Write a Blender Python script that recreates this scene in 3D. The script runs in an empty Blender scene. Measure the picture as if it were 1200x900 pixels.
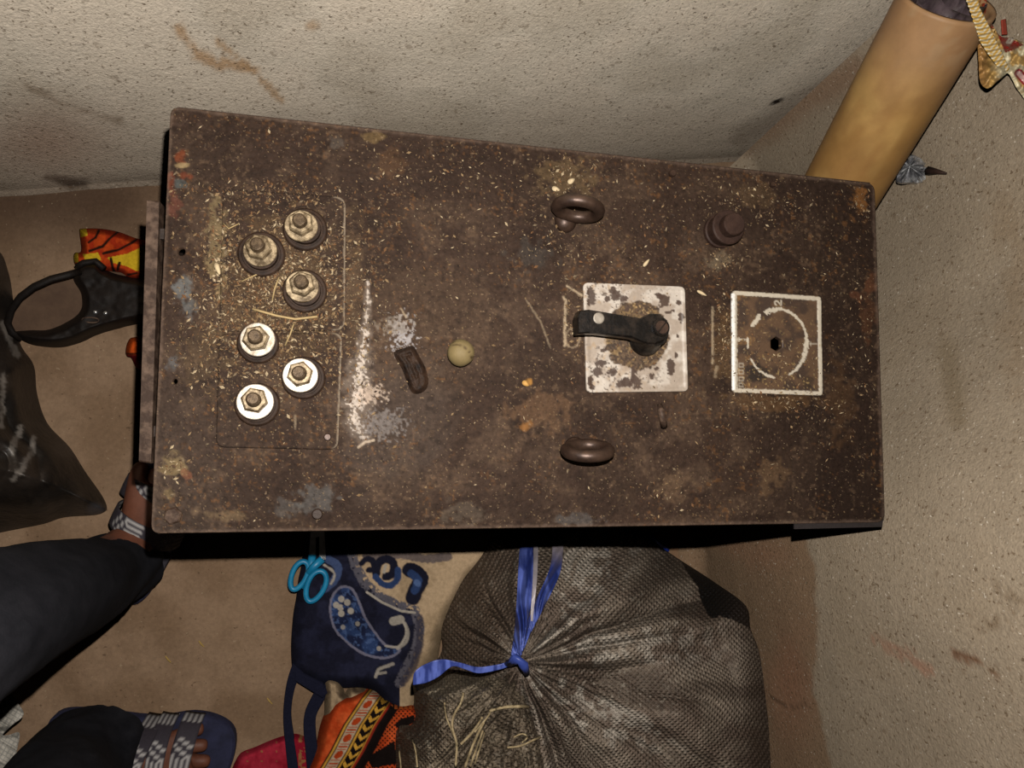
import bpy, math
import numpy as np
from mathutils import Vector, Matrix

# ------------------------------------------------------------------ camera, world, light
F = 831.0                       # focal length in pixels of the 1200x900 frame
HC = 0.985                      # camera height over the floor (m)
LZ = 0.42                       # height of the cabinet lid
def _axes():
    d = np.array([420-600, 490-450, F], float); d /= np.linalg.norm(d)
    x = np.array([1, 0, 0]) - d[0]*d; x /= np.linalg.norm(x)
    Y = np.cross(-d, x); a = math.radians(-1.2); c, s = math.cos(a), math.sin(a)
    return np.array([c*x+s*Y, -s*x+c*Y, -d])
R = _axes()                     # rows: world axes in camera coordinates (x right, y down, z forward)
cam_data = bpy.data.cameras.new('camera'); cam = bpy.data.objects.new('camera', cam_data)
bpy.context.scene.collection.objects.link(cam); bpy.context.scene.camera = cam
cam_data.sensor_width = 36.0; cam_data.lens = F/1200*36.0; cam_data.clip_start = 0.01
M3 = R @ np.diag([1, -1, -1])   # camera (blender) axes -> world
cam.matrix_world = Matrix.Translation((0, 0, HC)) @ Matrix([list(r) for r in M3]).to_4x4()

sc = bpy.context.scene
w = bpy.data.worlds.new('world'); sc.world = w; w.use_nodes = True
w.node_tree.nodes['Background'].inputs[0].default_value = (1.0, 0.9, 0.78, 1)
w.node_tree.nodes['Background'].inputs[1].default_value = 0.004
fl = bpy.data.lights.new('phone_flash', 'POINT'); fl.energy = 22.5; fl.shadow_soft_size = 0.0035
fl.color = (1.0, 0.955, 0.90)
flo = bpy.data.objects.new('phone_flash', fl); sc.collection.objects.link(flo); flo.location = (0.012, 0.048, HC)
sc.view_settings.view_transform = 'Standard'; sc.view_settings.look = 'None'
sc.view_settings.exposure = 0.0; sc.view_settings.gamma = 1.0; sc.view_settings.use_curve_mapping = False
sc.cycles.max_bounces = 4; sc.cycles.diffuse_bounces = 0

# ------------------------------------------------------------------ helpers
rng = np.random.default_rng(7)
def W(px, py, z):
    """where the sight line of a photograph pixel meets height z (numpy friendly)"""
    px = np.asarray(px, float); py = np.asarray(py, float); z = np.asarray(z, float)
    v = np.stack([px-600, py-450, np.full_like(px, F)], -1) @ R.T
    k = (HC - z)/(-v[..., 2])
    return np.stack([v[..., 0]*k, v[..., 1]*k, z + 0*px], -1)
def V(px, py, z): return Vector([float(a) for a in W(px, py, z)])
def PX(P):
    c = (np.asarray(P, float) - np.array([0, 0, HC])) @ R
    return 600 + F*c[..., 0]/c[..., 2], 450 + F*c[..., 1]/c[..., 2]
def lin(c):
    c = np.asarray(c, float)/255.0
    return np.where(c <= 0.04045, c/12.92, ((c+0.055)/1.055)**2.4)
_T = np.random.default_rng(3).random((256, 256))
def vn(x, y):
    xi = np.floor(x).astype(int); yi = np.floor(y).astype(int); fx = x-xi; fy = y-yi
    fx = fx*fx*(3-2*fx); fy = fy*fy*(3-2*fy)
    a = _T[yi & 255, xi & 255]; b = _T[yi & 255, (xi+1) & 255]; c = _T[(yi+1) & 255, xi & 255]; d = _T[(yi+1) & 255, (xi+1) & 255]
    return (a*(1-fx)+b*fx)*(1-fy) + (c*(1-fx)+d*fx)*fy
def fbm(x, y, o=4, g=0.5):
    s = 0; a = 1; t = 0
    for i in range(o):
        s = s + a*vn(x*2**i+17.3*i, y*2**i+9.1*i); t += a; a *= g
    return s/t
def sst(a, b, x):
    t = np.clip((x-a)/(b-a), 0, 1); return t*t*(3-2*t)
def mix(c, d, t): return c*(1-t[..., None]) + np.asarray(d)*t[..., None]
def segd(px, py, pts, closed=False):
    """distance to a polyline"""
    pts = list(pts) + ([pts[0]] if closed else [])
    best = np.full(np.shape(px), 1e9)
    for (x0, y0), (x1, y1) in zip(pts[:-1], pts[1:]):
        dx, dy = x1-x0, y1-y0; L = dx*dx+dy*dy+1e-12
        t = np.clip(((px-x0)*dx+(py-y0)*dy)/L, 0, 1)
        best = np.minimum(best, (px-x0-t*dx)**2+(py-y0-t*dy)**2)
    return np.sqrt(best)
def nearest(px, py, pts):
    pts = list(pts)+[pts[0]]; best = np.full(px.shape, 1e9); ox = px.copy(); oy = py.copy()
    for (x0, y0), (x1, y1) in zip(pts[:-1], pts[1:]):
        dx, dy = x1-x0, y1-y0; L = dx*dx+dy*dy+1e-12
        t = np.clip(((px-x0)*dx+(py-y0)*dy)/L, 0, 1); qx = x0+t*dx; qy = y0+t*dy
        d = (px-qx)**2+(py-qy)**2; m = d < best
        best = np.where(m, d, best); ox = np.where(m, qx, ox); oy = np.where(m, qy, oy)
    return ox, oy
def inside(px, py, pts):
    r = np.zeros(np.shape(px), bool); n = len(pts)
    for i in range(n):
        x0, y0 = pts[i]; x1, y1 = pts[(i+1) % n]
        if y0 == y1: continue
        c = ((y0 > py) != (y1 > py)) & (px < (x1-x0)*(py-y0)/(y1-y0)+x0); r ^= c
    return r
def smooth_poly(pts, n=6):
    """closed Catmull-Rom through the points"""
    out = []; N = len(pts)
    for i in range(N):
        p0, p1, p2, p3 = [np.array(pts[(i+k-1) % N], float) for k in range(4)]
        for j in range(n):
            t = j/n
            out.append(tuple(0.5*((2*p1)+(p2-p0)*t+(2*p0-5*p1+4*p2-p3)*t*t+(3*p1-p0-3*p2+p3)*t**3)))
    return out
def round_poly(pts, r, n=5):
    out = []; N = len(pts)
    for i in range(N):
        a, b, c = [np.array(pts[(i+k-1) % N], float) for k in range(3)]
        u = (a-b)/np.linalg.norm(a-b); v = (c-b)/np.linalg.norm(c-b)
        for j in range(n+1):
            t = j/n; out.append(tuple((1-t)**2*(b+u*r)+2*t*(1-t)*b+t*t*(b+v*r)))
    return out
def smooth_open(pts, n):
    out = []; N = len(pts); g = lambda i: np.array(pts[min(max(i, 0), N-1)], float)
    for i in range(N-1):
        p0, p1, p2, p3 = g(i-1), g(i), g(i+1), g(i+2)
        for j in range(n):
            t = j/n; out.append(tuple(0.5*((2*p1)+(p2-p0)*t+(2*p0-5*p1+4*p2-p3)*t*t+(3*p1-p0-3*p2+p3)*t**3)))
    out.append(tuple(pts[-1])); return out
def circ(cx, cy, r, n=20, ry=None): return [(cx+r*math.cos(2*math.pi*i/n), cy+(ry or r)*math.sin(2*math.pi*i/n)) for i in range(n)]

def mesh(name, verts, faces, mat, parent=None, col=None, smooth=True, uvp=None):
    """verts Nx3 in world space, faces: array of quads/tris or list"""
    verts = np.asarray(verts, float)
    off = np.array([0., 0, 0])
    if parent is None:
        off = np.array([(verts[:, 0].min()+verts[:, 0].max())/2, (verts[:, 1].min()+verts[:, 1].max())/2, verts[:, 2].min()])
    else: off = np.array(parent_origin(parent))
    me = bpy.data.meshes.new(name)
    if isinstance(faces, np.ndarray):
        k = faces.shape[1]; n = len(faces)
        me.vertices.add(len(verts)); me.vertices.foreach_set('co', (verts-off).astype(np.float32).ravel())
        me.loops.add(n*k); me.loops.foreach_set('vertex_index', faces.astype(np.int32).ravel())
        me.polygons.add(n); me.polygons.foreach_set('loop_start', np.arange(0, n*k, k, dtype=np.int32))
        me.update(calc_edges=True)
    else:
        me.from_pydata([tuple(v) for v in (verts-off)], [], [tuple(f) for f in faces]); me.update()
    me.polygons.foreach_set('use_smooth', [bool(smooth)]*len(me.polygons))
    if col is not None:
        a = me.color_attributes.new('Col', 'FLOAT_COLOR', 'POINT')
        c = np.ones((len(verts), 4), np.float32); c[:, :3] = np.clip(col, 0, 1); a.data.foreach_set('color', c.ravel())
    if uvp is not None:
        a = me.attributes.new('uvp', 'FLOAT_VECTOR', 'POINT'); a.data.foreach_set('vector', np.asarray(uvp, np.float32).ravel())
    me.validate(); me.materials.append(mat)
    o = bpy.data.objects.new(name, me); sc.collection.objects.link(o)
    if parent is not None:
        o.parent = parent; o.location = (0, 0, 0)
        o['org'] = list(off)
    else:
        o.location = off; o['org'] = list(off)
    return o
def parent_origin(o): return list(o['org'])
def tag(o, label, cat, group=None, kind=None):
    o['label'] = label; o['category'] = cat
    if group: o['group'] = group
    if kind: o['kind'] = kind
    return o
def thing(name, loc, label, cat, group=None):
    o = bpy.data.objects.new(name, None); sc.collection.objects.link(o); o.location = loc; o['org'] = [float(a) for a in loc]
    o.empty_display_size = 0.02
    return tag(o, label, cat, group)
def structure(o): o['kind'] = 'structure'; return o

def sheet(name, poly, zf, mat, step=1.3, colf=None, parent=None, holes=(), skirt=None, zlow=None, uv=False, smooth=True):
    """surface over a region seen in the photograph, at the real heights zf(px, py); skirt closes its rim downwards"""
    P = np.array(poly); x0, y0 = P.min(0)-step; x1, y1 = P.max(0)+step
    nx = int((x1-x0)/step)+2; ny = int((y1-y0)/step)+2
    gx, gy = np.meshgrid(x0+np.arange(nx)*step, y0+np.arange(ny)*step)
    cx = gx[:-1, :-1]+step/2; cy = gy[:-1, :-1]+step/2
    m = inside(cx, cy, poly)
    for h in holes: m &= ~inside(cx, cy, h)
    idx = np.arange(nx*ny).reshape(ny, nx)
    q = np.stack([idx[:-1, :-1], idx[1:, :-1], idx[1:, 1:], idx[:-1, 1:]], -1)[m]
    used, inv = np.unique(q.ravel(), return_inverse=True); q = inv.reshape(-1, 4)
    vx = gx.ravel()[used]; vy = gy.ravel()[used]
    e = np.concatenate([q[:, [0, 1]], q[:, [1, 2]], q[:, [2, 3]], q[:, [3, 0]]])
    key = np.sort(e, 1); key = key[:, 0].astype(np.int64)*len(vx)+key[:, 1]
    _, ii, cc = np.unique(key, return_index=True, return_counts=True)
    be = e[ii[cc == 1]]; bv = np.unique(be.ravel())
    bx, by = nearest(vx[bv], vy[bv], poly); bd = (bx-vx[bv])**2+(by-vy[bv])**2
    for h in holes:
        hx, hy = nearest(vx[bv], vy[bv], h); hd = (hx-vx[bv])**2+(hy-vy[bv])**2
        s = hd < bd; bx = np.where(s, hx, bx); by = np.where(s, hy, by); bd = np.minimum(bd, hd)
    vx[bv] = bx; vy[bv] = by
    z = zf(vx, vy) if callable(zf) else np.full(vx.shape, float(zf))
    co = W(vx, vy, z); col = colf(vx, vy) if colf else None
    uvp = None
    if uv:      # cloth grain runs on the bias and follows the folds
        wx, wy = vx+26*(fbm(vx/90, vy/90, 2)-.5), vy+26*(fbm(vx/90+40, vy/90, 2)-.5)
        uvp = np.stack([(wx*.77+wy*.64)/848., (-wx*.64+wy*.77)/848., 0*vx], -1)
    if skirt is not None or zlow is not None:
        lo = co[bv].copy(); lo[:, 2] = (lo[:, 2]-skirt) if skirt is not None else zlow
        mp = np.full(len(vx), -1); mp[bv] = np.arange(len(bv))+len(vx)
        sq = np.stack([be[:, 1], be[:, 0], mp[be[:, 0]], mp[be[:, 1]]], -1)
        co = np.concatenate([co, lo]); q = np.concatenate([q, sq])
        if col is not None: col = np.concatenate([col, col[bv]])
        if uvp is not None: uvp = np.concatenate([uvp, uvp[bv]])
    return mesh(name, co, q, mat, parent, col, smooth, uvp)

class MB:
    """collects simple solids (world coordinates) for ONE mesh"""
    def __init__(s): s.v = []; s.f = []; s.c = []; s.cur = (1, 1, 1)
    def add(s, v, f):
        n = len(s.v); s.v += [tuple(a) for a in v]; s.f += [tuple(i+n for i in q) for q in f]; s.c += [s.cur]*len(v)
    def lathe(s, c, prof, n=24, rot=0, axis=None, sx=1, sy=1):
        """prof: (radius, height) pairs from bottom to top round the axis"""
        Mx = Matrix.Identity(3) if axis is None else Vector((0, 0, 1)).rotation_difference(Vector(axis).normalized()).to_matrix()
        c = Vector(c); v = []; f = []
        for r, h in prof:
            for i in range(n):
                a = rot+2*math.pi*i/n; v.append(c+Mx @ Vector((r*math.cos(a)*sx, r*math.sin(a)*sy, h)))
        for k in range(len(prof)-1):
            for i in range(n): f.append((k*n+i, k*n+(i+1) % n, (k+1)*n+(i+1) % n, (k+1)*n+i))
        f.append(tuple(range(n))[::-1]); f.append(tuple((len(prof)-1)*n+i for i in range(n)))
        s.add(v, f)
    def ring(s, c, prof, n=28):
        """closed profile revolved (hollow)"""
        c = Vector(c); v = []; f = []; m = len(prof)
        for r, h in prof:
            for i in range(n):
                a = 2*math.pi*i/n; v.append(c+Vector((r*math.cos(a), r*math.sin(a), h)))
        for k in range(m):
            for i in range(n): f.append((k*n+i, k*n+(i+1) % n, ((k+1) % m)*n+(i+1) % n, ((k+1) % m)*n+i))
        s.add(v, f)
    def tube(s, pts, rad, n=8, flat=1.0, up=(0, 0, 1), cap=True, closed=False):
        pts = [Vector(p) for p in pts]; N = len(pts); v = []; f = []
        if not hasattr(rad, '__len__'): rad = [rad]*N
        for i, p in enumerate(pts):
            a = pts[(i-1) % N] if (i or closed) else p; b = pts[(i+1) % N] if (i < N-1 or closed) else p
            t = (b-a).normalized(); u = Vector(up); sd = t.cross(u)
            if sd.length < 1e-3: sd = t.cross(Vector((1, 0, 0)))
            sd.normalize(); nn = sd.cross(t).normalized()
            for k in range(n):
                an = 2*math.pi*k/n; v.append(p+sd*math.cos(an)*rad[i]+nn*math.sin(an)*rad[i]*flat)
        for i in range(N if closed else N-1):
            for k in range(n):
                j = (i+1) % N; f.append((i*n+k, i*n+(k+1) % n, j*n+(k+1) % n, j*n+k))
        if cap and not closed: f.append(tuple(range(n))[::-1]); f.append(tuple((N-1)*n+k for k in range(n)))
        s.add(v, f)
    def prism(s, pts, z0, z1, bev=0.0):
        """outline (world xy) between z0 and z1, with an optional bevelled top rim"""
        n = len(pts); c = np.mean(np.array(pts)[:, :2], 0); lv = [(z0, 0), (z1-bev, 0)]
        if bev: lv.append((z1, bev))
        v = []
        for z, b in lv:
            for p in pts:
                d = np.array(p[:2])-c; L = np.linalg.norm(d); q = c+d*(1-b/L) if L else c
                v.append((q[0], q[1], z))
        f = []
        for k in range(len(lv)-1):
            for i in range(n): f.append((k*n+i, k*n+(i+1) % n, (k+1)*n+(i+1) % n, (k+1)*n+i))
        f.append(tuple(range(n))[::-1]); f.append(tuple((len(lv)-1)*n+i for i in range(n)))
        s.add(v, f)
    def build(s, name, mat, parent=None, smooth=False, usecol=False, angle=None):
        o = mesh(name, np.array(s.v), s.f, mat, parent, np.array([lin(c) for c in s.c]) if usecol else None, smooth)
        bm_recalc(o)
        if angle:
            for p in o.data.polygons: p.use_smooth = True
            o.data.set_sharp_from_angle(angle=math.radians(angle))
        return o
import bmesh
def bm_recalc(o):
    bm = bmesh.new(); bm.from_mesh(o.data); bmesh.ops.recalc_face_normals(bm, faces=bm.faces); bm.to_mesh(o.data); bm.free()

def mat(name, col=(128, 128, 128), rough=0.7, metal=0.0, attr=False, n_scale=60, n_amt=0.25, b_scale=300, b_str=0.2, b_dist=0.001,
        col2=None, spec=0.5, weave=None, b2=None, contrast=(0.35, 0.7), specks=()):
    m = bpy.data.materials.new(name); m.use_nodes = True; nt = m.node_tree; N = nt.nodes; L = nt.links
    b = N['Principled BSDF']; b.inputs['Roughness'].default_value = rough; b.inputs['Metallic'].default_value = metal
    b.inputs['Specular IOR Level'].default_value = spec
    tc = N.new('ShaderNodeTexCoord')
    nz = N.new('ShaderNodeTexNoise'); nz.inputs['Scale'].default_value = n_scale; nz.inputs['Detail'].default_value = 8; nz.inputs['Roughness'].default_value = 0.65
    L.new(tc.outputs['Object'], nz.inputs['Vector'])
    mr = N.new('ShaderNodeMapRange'); mr.inputs['From Min'].default_value = contrast[0]; mr.inputs['From Max'].default_value = contrast[1]
    L.new(nz.outputs['Fac'], mr.inputs['Value'])
    mx = N.new('ShaderNodeMix'); mx.data_type = 'RGBA'
    L.new(mr.outputs['Result'], mx.inputs['Factor'])
    if attr:
        at = N.new('ShaderNodeAttribute'); at.attribute_name = 'Col'
        for k, (nm, s) in enumerate((('A', 1-n_amt), ('B', 1+n_amt))):
            vm = N.new('ShaderNodeVectorMath'); vm.operation = 'SCALE'; vm.inputs['Scale'].default_value = s
            L.new(at.outputs['Color'], vm.inputs[0]); L.new(vm.outputs[0], mx.inputs[6+k])
    else:
        c = lin(col); c2 = lin(col2) if col2 is not None else np.clip(c*(1+n_amt), 0, 1); c1 = c if col2 is not None else c*(1-n_amt)
        mx.inputs[6].default_value = (*c1, 1); mx.inputs[7].default_value = (*c2, 1)
    out = mx.outputs[2]
    for (ssc, lo, hi, scol, samt) in specks:
        sn = N.new('ShaderNodeTexNoise'); sn.inputs['Scale'].default_value = ssc; sn.inputs['Detail'].default_value = 2
        L.new(tc.outputs['Object'], sn.inputs['Vector'])
        sr = N.new('ShaderNodeMapRange'); sr.inputs['From Min'].default_value = lo; sr.inputs['From Max'].default_value = hi; sr.inputs['To Max'].default_value = samt
        L.new(sn.outputs['Fac'], sr.inputs['Value']); sm = N.new('ShaderNodeMix'); sm.data_type = 'RGBA'
        L.new(sr.outputs['Result'], sm.inputs['Factor']); L.new(out, sm.inputs[6]); sm.inputs[7].default_value = (*lin(scol), 1); out = sm.outputs[2]
    L.new(out, b.inputs['Base Color'])
    bn = N.new('ShaderNodeTexNoise'); bn.inputs['Scale'].default_value = b_scale; bn.inputs['Detail'].default_value = 6; bn.inputs['Roughness'].default_value = 0.6
    L.new(tc.outputs['Object'], bn.inputs['Vector'])
    h = bn.outputs['Fac']
    if b2:
        b2n = N.new('ShaderNodeTexNoise'); b2n.inputs['Scale'].default_value = b2[0]; b2n.inputs['Detail'].default_value = 4
        L.new(tc.outputs['Object'], b2n.inputs['Vector'])
        ma = N.new('ShaderNodeMath'); ma.operation = 'MULTIPLY_ADD'; ma.inputs[1].default_value = b2[1]
        L.new(b2n.outputs['Fac'], ma.inputs[0]); L.new(h, ma.inputs[2]); h = ma.outputs[0]
    if weave:
        at2 = N.new('ShaderNodeAttribute'); at2.attribute_name = 'uvp'; prev = None
        for ax in ('X', 'Y'):
            wv = N.new('ShaderNodeTexWave'); wv.bands_direction = ax; wv.inputs['Scale'].default_value = weave[0]; wv.inputs['Distortion'].default_value = 1.2
            wv.inputs['Detail Scale'].default_value = 0.3
            L.new(at2.outputs['Vector'], wv.inputs['Vector'])
            if prev is None: prev = wv.outputs['Fac']
            else:
                mm = N.new('ShaderNodeMath'); mm.operation = 'MULTIPLY'; L.new(prev, mm.inputs[0]); L.new(wv.outputs['Fac'], mm.inputs[1]); prev = mm.outputs[0]
        ma = N.new('ShaderNodeMath'); ma.operation = 'MULTIPLY_ADD'; ma.inputs[1].default_value = weave[1]
        L.new(prev, ma.inputs[0]); L.new(h, ma.inputs[2]); h = ma.outputs[0]
        if len(weave) > 2:      # threads lighter than the gaps between
            wm = N.new('ShaderNodeMapRange'); wm.inputs['To Min'].default_value = 1-weave[2]; wm.inputs['To Max'].default_value = 1+weave[2]
            L.new(prev, wm.inputs['Value']); vs = N.new('ShaderNodeVectorMath'); vs.operation = 'SCALE'
            L.new(out, vs.inputs[0]); L.new(wm.outputs['Result'], vs.inputs['Scale']); L.new(vs.outputs[0], b.inputs['Base Color'])
    bp = N.new('ShaderNodeBump'); bp.inputs['Strength'].default_value = b_str; bp.inputs['Distance'].default_value = b_dist
    L.new(h, bp.inputs['Height']); L.new(bp.outputs['Normal'], b.inputs['Normal'])
    return m

# ------------------------------------------------------------------ materials
M_plaster = mat('sandy_plaster', attr=True, rough=0.95, n_scale=300, n_amt=0.14, b_scale=480, b_str=0.75, b_dist=0.0014, spec=0.1, b2=(210, .8), specks=((270, .62, .70, (104, 84, 62), .75), (330, .67, .73, (252, 240, 220), .5), (120, .64, .72, (120, 98, 74), .4)))
M_floor = mat('packed_floor', attr=True, rough=0.9, n_scale=200, n_amt=0.12, b_scale=260, b_str=0.5, b_dist=0.0012, spec=0.15, b2=(90, 0.7), specks=((210, .68, .74, (84, 64, 48), .6), (240, .70, .76, (190, 168, 138), .5)))
M_rust = mat('rusty_steel_top', attr=True, rough=0.72, metal=0.0, n_scale=260, n_amt=0.30, b_scale=500, b_str=0.6, b_dist=0.0008, spec=0.14, b2=(120, 1.0), specks=((420, .66, .72, (128, 106, 82), .6), (300, .68, .74, (28, 21, 17), .6)))
M_rust_side = mat('rusty_steel_side', (52, 38, 30), rough=0.6, metal=0.2, n_scale=60, n_amt=0.4, b_scale=300, b_str=0.4)
M_rail = mat('worn_rail_steel', (60, 45, 36), col2=(104, 84, 70), rough=0.6, spec=.2, contrast=(.45, .65), n_scale=110, b_scale=300, b_str=0.3)
M_paint = mat('chipped_enamel', attr=True, rough=0.5, n_scale=300, n_amt=0.10, b_scale=600, b_str=0.3, b_dist=0.0005)
M_brass = mat('dirty_plated_steel', (84, 68, 46), col2=(176, 156, 124), rough=0.5, metal=0.4, contrast=(.4, .65), n_scale=180, b_scale=400, b_str=0.3)
M_white_metal = mat('bright_washer_metal', (160, 144, 122), col2=(222, 212, 198), rough=0.4, metal=0.35, n_scale=180, b_scale=400, b_str=0.2)
M_stud = mat('oily_stud_steel', (66, 52, 38), col2=(110, 92, 70), rough=0.5, metal=0.5, n_scale=300, b_scale=900, b_str=0.4)
M_bakelite = mat('dirty_bakelite', (34, 24, 18), col2=(66, 48, 36), spec=.15, rough=0.6, n_scale=120, b_scale=300, b_str=0.3)
M_eye = mat('dark_forged_steel', (52, 38, 32), col2=(84, 64, 52), rough=0.42, metal=0.45, n_scale=90, b_scale=200, b_str=0.25)
M_knob = mat('brown_steel_plug', (42, 28, 23), col2=(64, 46, 38), rough=0.6, spec=.2, n_scale=90, b_scale=300, b_str=0.3)
M_black = mat('black_lever_plastic', (12, 10, 9), col2=(46, 38, 32), contrast=(.45, .7), spec=.3, rough=0.35, n_scale=110, b_scale=300, b_str=0.3)
M_rivet = mat('grey_rivet', (120, 110, 98), col2=(170, 160, 146), rough=0.5, metal=0.4)
M_tube = mat('tan_tube', attr=True, rough=0.55, n_scale=30, n_amt=0.12, b_scale=120, b_str=0.15, spec=0.4)
M_foil = mat('silver_foil', (150, 150, 156), col2=(255, 255, 255), contrast=(.42, .58), rough=0.25, metal=0.1, n_scale=60, b_scale=150, b_str=0.4, b_dist=0.003)
M_wrap = mat('printed_wrapper', attr=True, rough=0.28, n_scale=80, n_amt=0.05, b_scale=90, b_str=0.3, b_dist=0.002)
M_sack = mat('woven_plastic_sack', attr=True, rough=0.6, n_scale=220, n_amt=0.38, b_scale=300, b_str=0.9, b_dist=0.0022, weave=(58, 1.1, 0.15), spec=0.4)
M_ribbon = mat('blue_ribbon', attr=True, rough=0.4, n_scale=60, n_amt=0.18, b_scale=200, b_str=0.3)
M_twine = mat('pale_fibre', (150, 128, 92), col2=(196, 176, 136), rough=0.8, n_scale=200)
M_cloth = mat('printed_cloth', attr=True, rough=0.95, n_scale=260, n_amt=0.16, b_scale=500, b_str=0.5, b_dist=0.001, spec=0.1)
M_poly = mat('black_polythene', attr=True, rough=0.42, n_scale=40, n_amt=0.3, b_scale=60, b_str=0.5, b_dist=0.004)
M_leather = mat('black_leather', (18, 14, 12), col2=(32, 25, 21), spec=.2, rough=0.6, n_scale=70, b_scale=400, b_str=0.3)
M_insole = mat('brown_insole', (84, 62, 46), col2=(104, 80, 60), rough=0.8, n_scale=50)
M_studmetal = mat('silver_stud', (190, 190, 190), rough=0.25, metal=0.9)
M_sc = mat('turquoise_plastic', (18, 120, 165), col2=(40, 150, 195), rough=0.4, n_scale=50, b_scale=100, b_str=0.1)
M_blade = mat('scissor_steel', (140, 140, 140), rough=0.3, metal=0.9)
M_skin = mat('dark_skin', (96, 56, 40), col2=(122, 74, 54), rough=0.55, n_scale=35, b_scale=300, b_str=0.25)
M_nail = mat('toenail', (176, 134, 110), rough=0.4, n_amt=0.05)
M_trouser = mat('black_cotton', (27, 27, 31), col2=(42, 41, 45), rough=0.95, n_scale=40, b_scale=500, b_str=0.4, spec=0.1)
M_shirt = mat('grey_shirt', (70, 72, 80), col2=(90, 90, 96), rough=0.95, n_scale=30)
M_hair = mat('black_hair', (14, 12, 11), rough=0.6, b_scale=200, b_str=0.6)
M_sole = mat('navy_foam_sole', (26, 28, 52), col2=(44, 46, 76), rough=0.8, n_scale=60)
M_strap = mat('patterned_strap', attr=True, rough=0.8, n_scale=300, n_amt=0.15)
M_ball = mat('dried_lime', attr=True, rough=0.7, n_scale=80, n_amt=0.12, b_scale=150, b_str=0.3)
M_scrap = mat('rubber_scrap', (16, 11, 9), col2=(60, 42, 30), spec=.2, rough=0.6, n_scale=110, b_scale=180, b_str=0.9, b_dist=0.002)
M_chaff = mat('dry_chaff', attr=True, rough=0.8, n_scale=300, n_amt=0.15)
M_dark = mat('dark_interior', (20, 16, 14), rough=0.9)

# ------------------------------------------------------------------ the setting
def floor_col(px, py):
    n = fbm(px/60, py/60, 4); n2 = fbm(px/9, py/9, 3); sp = fbm(px/2.2+40, py/2.2, 2)
    c = mix(np.broadcast_to(lin((140, 113, 88)), n.shape+(3,)), lin((158, 130, 104)), sst(.35, .7, n))
    c = mix(c, lin((124, 100, 78)), sst(.5, .8, n2)*.25)
    red = np.exp(-(((px-925)/55)**2+((py-790)/70)**2))+.8*np.exp(-(((px-850)/60)**2+((py-650)/22)**2))
    c = mix(c, lin((176, 116, 80)), np.clip(red, 0, 1)*.6*sst(.3, .6, n2))
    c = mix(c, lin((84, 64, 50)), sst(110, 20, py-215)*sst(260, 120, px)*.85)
    c = mix(c, lin((120, 100, 84)), sst(80, 0, np.abs(segd(px, py, [(905, 820), (930, 828), (950, 822)])*14))*.6)
    return c
xs = np.concatenate([np.arange(-1.6, -.62, .04), np.arange(-.62, .86, .0045), np.arange(.86, 1.3, .04)])
ys = np.concatenate([np.arange(-1.6, -.62, .04), np.arange(-.62, .5, .0045), np.arange(.5, .8, .04)])
gx, gy = np.meshgrid(xs, ys); n0 = len(xs)
gz = (fbm(gx*9, gy*9, 4)-.5)*.008 + (fbm(gx*70, gy*70, 2)-.5)*.0014 - .002
co = np.stack([gx, gy, gz], -1).reshape(-1, 3); idx = np.arange(gx.size).reshape(gx.shape)
qf = np.stack([idx[:-1, :-1], idx[:-1, 1:], idx[1:, 1:], idx[1:, :-1]], -1).reshape(-1, 4)
fpx, fpy = PX(co)
structure(mesh('floor', co, qf, M_floor, None, floor_col(fpx, fpy)))

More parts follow.
